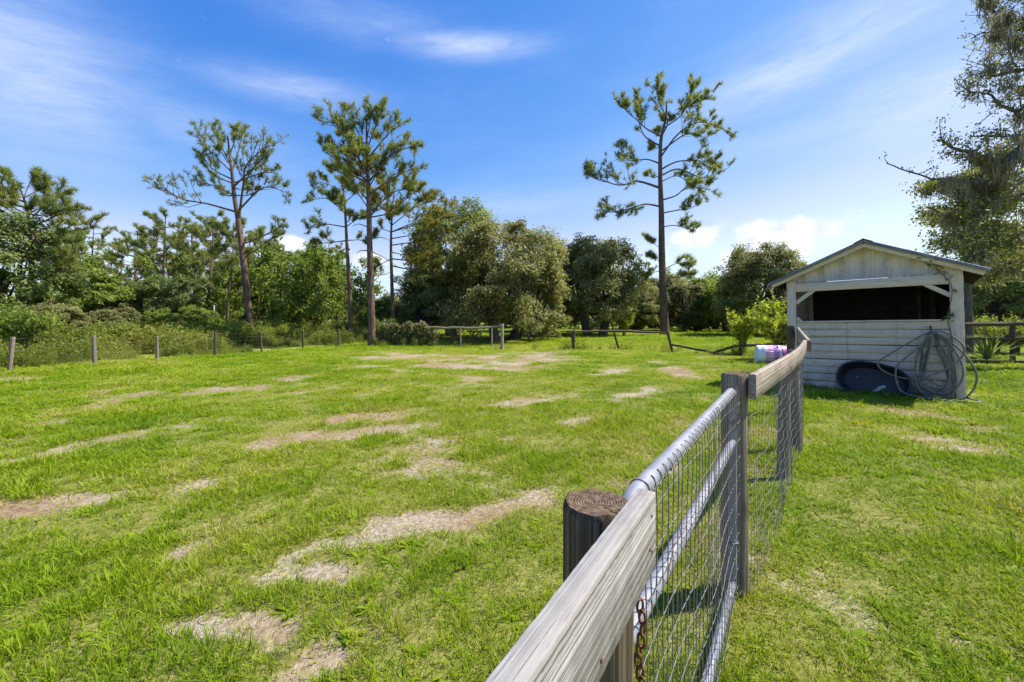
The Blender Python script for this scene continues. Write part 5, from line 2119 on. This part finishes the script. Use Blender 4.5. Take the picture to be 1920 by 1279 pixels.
# ---- weeds beyond the left fence (uncountable)
def weeds():
    def clump(name, seed, h):
        global rng
        keep = rng
        rng = np.random.default_rng(seed)
        mb = MB()
        for i in range(9):
            a = rng.random() * 6.283
            b = np.array([rng.normal() * .12, rng.normal() * .12, 0])
            e = b + np.array([math.cos(a) * .15, math.sin(a) * .15, h * (.6 + .5 * rng.random())])
            tube(mb, [b, (b + e) / 2, e], [.006, .005, .003], 3, .7)
            s = rng.random((9, 1))
            leaves(mb, b + (e - b) * s + rng.normal(size=(9, 3)) * .05, .055, None, .35)
        me = mb.mesh(name, M['weed_leaf'])
        rng = keep
        return me
    r = np.random.default_rng(8)
    n0 = 15000
    y = 12 + 26 * r.random(n0)
    x0 = np.interp(y, [10, 13, 24.8, 40], [-17.5, -15.3, -10.2, -8.5])
    back = 12 * r.random(n0) ** 1.4
    x = x0 - .15 - back
    patch = fbm(x * .7, y * .7, 66, 3)
    keep = (patch > .40) & (r.random(n0) < .9) & (x / y > -1.35)
    x, y, back, patch = x[keep], y[keep], back[keep], patch[keep]
    s = (.2 + 1.25 * sstep(.42, .75, patch)) * (.35 + .75 * r.random(len(x))) * (.72 + .35 * sstep(0, 5, back))
    # ragged growth round the collapsed fence, the rail stub and the fallen rails
    for px, py, k, sp_, hs in ((1075, 655, 14, .35, .55), (1160, 655, 8, .5, .4), (1210, 654, 10, 1.2, .4), (1258, 658, 10, .4, .45), (1340, 664, 14, .9, .35), (1389, 666, 16, .5, .5),
                               (1120, 655, 8, .9, .35), (941, 655, 7, .3, .35), (864, 651, 5, .3, .3), (1860, 682, 12, .8, .25), (1005, 655, 4, .2, .5), (760, 650, 26, 1.2, .45)):
        c = G(px, py)
        x = np.append(x, c[0] + r.normal(size=k) * sp_)
        y = np.append(y, c[1] + r.normal(size=k) * sp_ * .4)
        s = np.append(s, hs * (.6 + .8 * r.random(k)))
    n = len(x)
    S = np.stack([s * 1.1, s * 1.1, s], 1)
    RZ = np.stack([r.normal(size=n) * .15, r.normal(size=n) * .15, r.random(n) * 6.283], 1)
    scatter('weeds', [clump('weed_a', 1, .75), clump('weed_b', 2, .6), clump('weed_c', 3, .95)], np.stack([x, y, gz(x, y)], 1), S, RZ, r.random(n), np.arange(n) % 3, 'tall yellow green weeds growing along the fences', 'weeds')


weeds()


# ---- the wood far behind, one mass
def far_wood():
    mb = MB()
    C, T, Z = [], [], []
    r = np.random.default_rng(31)
    for i in range(230):
        px = -350 + 2650 * r.random()
        d = 54 + 34 * r.random()
        x, y = AT(px, d)
        top = (3.4 + 2.8 * r.random()) * d / 62
        rad = 1.8 + 1.6 * r.random()
        n = 380
        nc = 14
        cc = np.array([x, y, top * .5]) + r.normal(size=(nc, 3)) * np.array([rad * .6, rad * .4, top * .23])
        for q in cc:
            C.append(q + r.normal(size=(n // nc, 3)) * np.array([.55, .5, .42]))
            T.append(np.full(n // nc, r.random()))
    C = np.concatenate(C)
    T = np.concatenate(T)
    ok = C[:, 2] > .2
    leaves(mb, C[ok], .27, np.tile([0, -.5, .6], (ok.sum(), 1)), .6, np.clip(T[ok] * .6 + .4 * rng.random(ok.sum()), 0, 1), .8)
    o = mb.build('far_wood', M['oak_leaf'])
    tag(o, 'distant belt of woodland closing the skyline', 'wood', kind='stuff')


far_wood()


# ---- pale pole among the trees
def pole():
    x, y = AT(404, 29)
    t = thing('pole', 'slim pale pole among the trees beyond the left fence', 'pole', (x, y, 0))
    tube(MB(), [(0.0, 0, 0), (-.05, 0, 1.0), (-.11, 0, 2.55)], [.06, .055, .05], 9, cap=True).build('shaft', M['whitepole'], t, True)
    tube(MB(), [(-.02, 0, .0), (-.04, 0, .75)], [.09, .085], 9, cap=True).build('sleeve', M['whitepole'], t, True)


pole()


# ---- the near live oak reaching in from the right, hung with moss
def near_oak():
    d = 14.0
    g = np.array([*AT(2075, d), 0.])
    t = thing('live_oak', 'large live oak hung with grey moss reaching in from the right edge', 'tree', tuple(g), 0, None)
    wood, crown, moss = MB(), MB(), MB()
    Q = lambda px, py, dy=0.: np.array(W(px, py, d)) * np.array([(d + dy) / d, (d + dy) / d, 1]) + np.array([0, 0, (H - W(px, py, d).z) * (-dy / d)]) - g
    T = bez([(0, 0, -.2), (0.1, 0, 1.5), Q(2060, 470), Q(2050, 330), Q(2040, 180), Q(2030, 40), Q(2040, -120)], 6)
    tube(wood, T, np.linspace(.42, .16, len(T)), 12)
    limbs = [
        ([(2050, 345), (1980, 290), (1920, 278), (1889, 300), (1863, 311), (1825, 287), (1788, 279), (1757, 256)], .15, -.6),
        ([(1900, 295), (1878, 330), (1858, 365), (1840, 398), (1825, 418)], .07, -.3),
        ([(2042, 190), (1980, 140), (1920, 131), (1863, 143), (1853, 135), (1816, 142)], .075, .4),
        ([(2045, 260), (1980, 235), (1920, 218), (1878, 199), (1859, 180), (1810, 167)], .08, .2),
        ([(2045, 280), (1985, 262), (1920, 257), (1860, 256), (1816, 255)], .055, -.2),
        ([(1863, 350), (1820, 342), (1780, 338), (1724, 330), (1662, 305)], .04, -.4),
        ([(2035, 80), (1970, 60), (1910, 55), (1870, 30), (1848, -10)], .08, .1),
        ([(2035, 110), (1960, 100), (1900, 75), (1850, 60), (1822, 72)], .06, .5),
        ([(2055, 400), (1985, 370), (1920, 362), (1850, 395), (1795, 409), (1743, 388)], .08, .3),
        ([(2058, 440), (1985, 430), (1920, 446), (1868, 468), (1825, 485)], .08, -.5),
        ([(2060, 460), (2000, 470), (1930, 490), (1880, 500), (1835, 520)], .07, .5),
        ([(2030, 40), (1980, 0), (1920, -20), (1880, -40)], .08, -.3),
        ([(2050, 330), (1990, 320), (1950, 330), (1910, 345), (1885, 380)], .07, .8),
        ([(2045, 230), (1990, 200), (1950, 180), (1925, 160), (1905, 175)], .06, .9),
    ]
    C = []

    def twigs(P, n, length, leafn, s0=.3, ls=.085):
        for i in range(n):
            s = s0 + (1 - s0) * rng.random()
            p, dd = path_at(P, s)
            v = unit(1)[0] + dd * .5 + np.array([0, 0, .15])
            v /= np.linalg.norm(v)
            L = length * (.4 + .8 * rng.random())
            e = p + v * L
            m = (p + e) / 2 + rng.normal(size=3) * .08 * L
            tube(wood, [p, m, e], [.016, .011, .004], 3)
            for q in range(3):
                c = p + (e - p) * (.45 + .6 * rng.random())
                C.append(c + rng.normal(size=(leafn, 3)) * ls)
    for i, (pts, r0, dy) in enumerate(limbs):
        P = bez([Q(px, py, dy * k / (len(pts) - 1) * 2.2) for k, (px, py) in enumerate(pts)], 5)
        P = P + rng.normal(size=P.shape) * .015
        tube(wood, P, np.linspace(r0 * 1.25, .016, len(P)), 7)
        L = np.linalg.norm(P[-1] - P[0])
        n = {5: 9, 4: 10}.get(i, int(9 + L * 4.5))
        twigs(P, int(n * 1.6), .48, (8 if i in (0, 2, 3, 4, 6, 7, 11) else 13) if i != 5 else 3, .30 if i != 5 else .15)
        nm = {0: 90, 5: 34, 6: 34, 7: 26, 1: 26, 8: 20, 9: 16, 10: 16, 12: 14}.get(i, 6)
        anchors = rng.random(max(2, nm // 12)) * .6 + (.36 if i != 5 else .05)
        for q in range(nm):
            a_ = anchors[rng.integers(len(anchors))] + rng.normal() * .035
            p, dd = path_at(P, min(max(a_, .05), .98))
            moss_strand(moss, p + rng.normal(size=3) * np.array([.05, .12, .04]), .15 + .8 * rng.random() ** 2.0, .06, 10)
    # looser leafy sprays filling the lower crown
    for i in range(120):
        px, py = 1715 + 215 * rng.random() ** .8, 385 + 130 * rng.random()
        if py < 470 - (px - 1700) * .45:
            continue
        c = Q(px, py, rng.normal() * 1.1)
        e = c + unit(1)[0] * .5
        tube(wood, [c, (c + e) / 2, e], [.012, .009, .004], 3)
        C.append(c + (e - c) * rng.random((26, 1)) + rng.normal(size=(26, 3)) * .17)
    # small leafy boughs between the limbs, up the right edge
    for i in range(130):
        py = -20 + 430 * rng.random()
        px = 1835 + 120 * rng.random() + 25 * math.sin(py * .03)
        c = Q(px, py, rng.normal() * 1.0)
        v = unit(1)[0] * .5
        v[0] -= .25
        e = c + v
        tube(wood, [c - v * .5, c, e], [.02, .014, .004], 4)
        C.append(c + (e - c) * rng.random((15, 1)) + rng.normal(size=(15, 3)) * .11)
        if rng.random() < .3:
            for q in range(3):
                moss_strand(moss, c + rng.normal(size=3) * .08, .2 + .5 * rng.random() ** 2, .05, 8)
    # crown above and beyond the frame, so that the tree is whole
    for i in range(60):
        v = unit(1)[0]
        c = T[-1] + v * np.array([3.6, 3.2, 2.2]) * (.5 + .5 * rng.random()) + np.array([1.5, 0, .5])
        tube(wood, bez([T[-5], (T[-5] + c) / 2 + rng.normal(size=3) * .3, c], 4), np.linspace(.06, .012, 9), 4)
        C.append(c + rng.normal(size=(50, 3)) * .4)
    C = np.concatenate(C)
    low = np.clip((3.2 - C[:, 2]) / 2.5, 0, 1)
    leaves(crown, C, .044, None, .5, None)
    wood.build('trunk', M['grey_bark'], t, True)
    crown.build('crown', M['near_leaf'], t)
    moss.build('moss', M['moss'], t)


M['near_leaf'] = leaf_mat('live_oak_leaf', [(.1, (0.081, 0.092, 0.030)), (.45, (0.172, 0.184, 0.052)), (.75, (0.265, 0.265, 0.081)), (1, (0.356, 0.333, 0.127))], .45, big=.7)
near_oak()


# ---- grey trunked mossy tree behind the shed's right corner
def back_tree():
    d = 19.0
    x, y = AT(1815, d)
    t = thing('mossy_tree', 'grey trunked leafy tree hung with moss behind the shed', 'tree', (x, y, 0))
    g = np.array([x, y, 0])
    wood, crown, moss = MB(), MB(), MB()
    Q = lambda px, py, dy=0.: np.array(W(px, py, d)) + np.array([0, dy, 0]) - g
    T = bez([(0, 0, -.2), Q(1813, 560), Q(1816, 470), Q(1828, 400), Q(1835, 350), Q(1850, 300)], 6)
    tube(wood, T, np.linspace(.21, .05, len(T)), 10)
    C = []
    for i in range(26):
        s = .45 + .53 * rng.random()
        p, dd = path_at(T, s)
        a = rng.random() * 6.283
        L = 1.2 + 1.6 * rng.random()
        e = p + np.array([math.cos(a) * L, math.sin(a) * L, .25 * L * rng.normal() + .1])
        P = bez([p, (p + e) / 2 + np.array([0, 0, .15]), e], 5)
        tube(wood, P, np.linspace(.05, .012, len(P)), 5)
        for q in range(11):
            pp, d2 = path_at(P, .25 + .74 * rng.random())
            C.append(pp + rng.normal(size=(44, 3)) * np.array([.30, .30, .2]))
        for q in range(6):
            pp, d2 = path_at(P, .2 + .75 * rng.random())
            moss_strand(moss, pp, .4 + .9 * rng.random(), .06, 11)
    leaves(crown, np.concatenate(C), .078, None, .5)
    wood.build('trunk', M['grey_bark'], t, True)
    crown.build('crown', M['back_leaf'], t)
    moss.build('moss', M['moss'], t)


M['back_leaf'] = leaf_mat('back_leaf', [(.1, (.10, .115, .028)), (.5, (.20, .215, .05)), (1, (.34, .33, .11))], .5, big=.8)
back_tree()
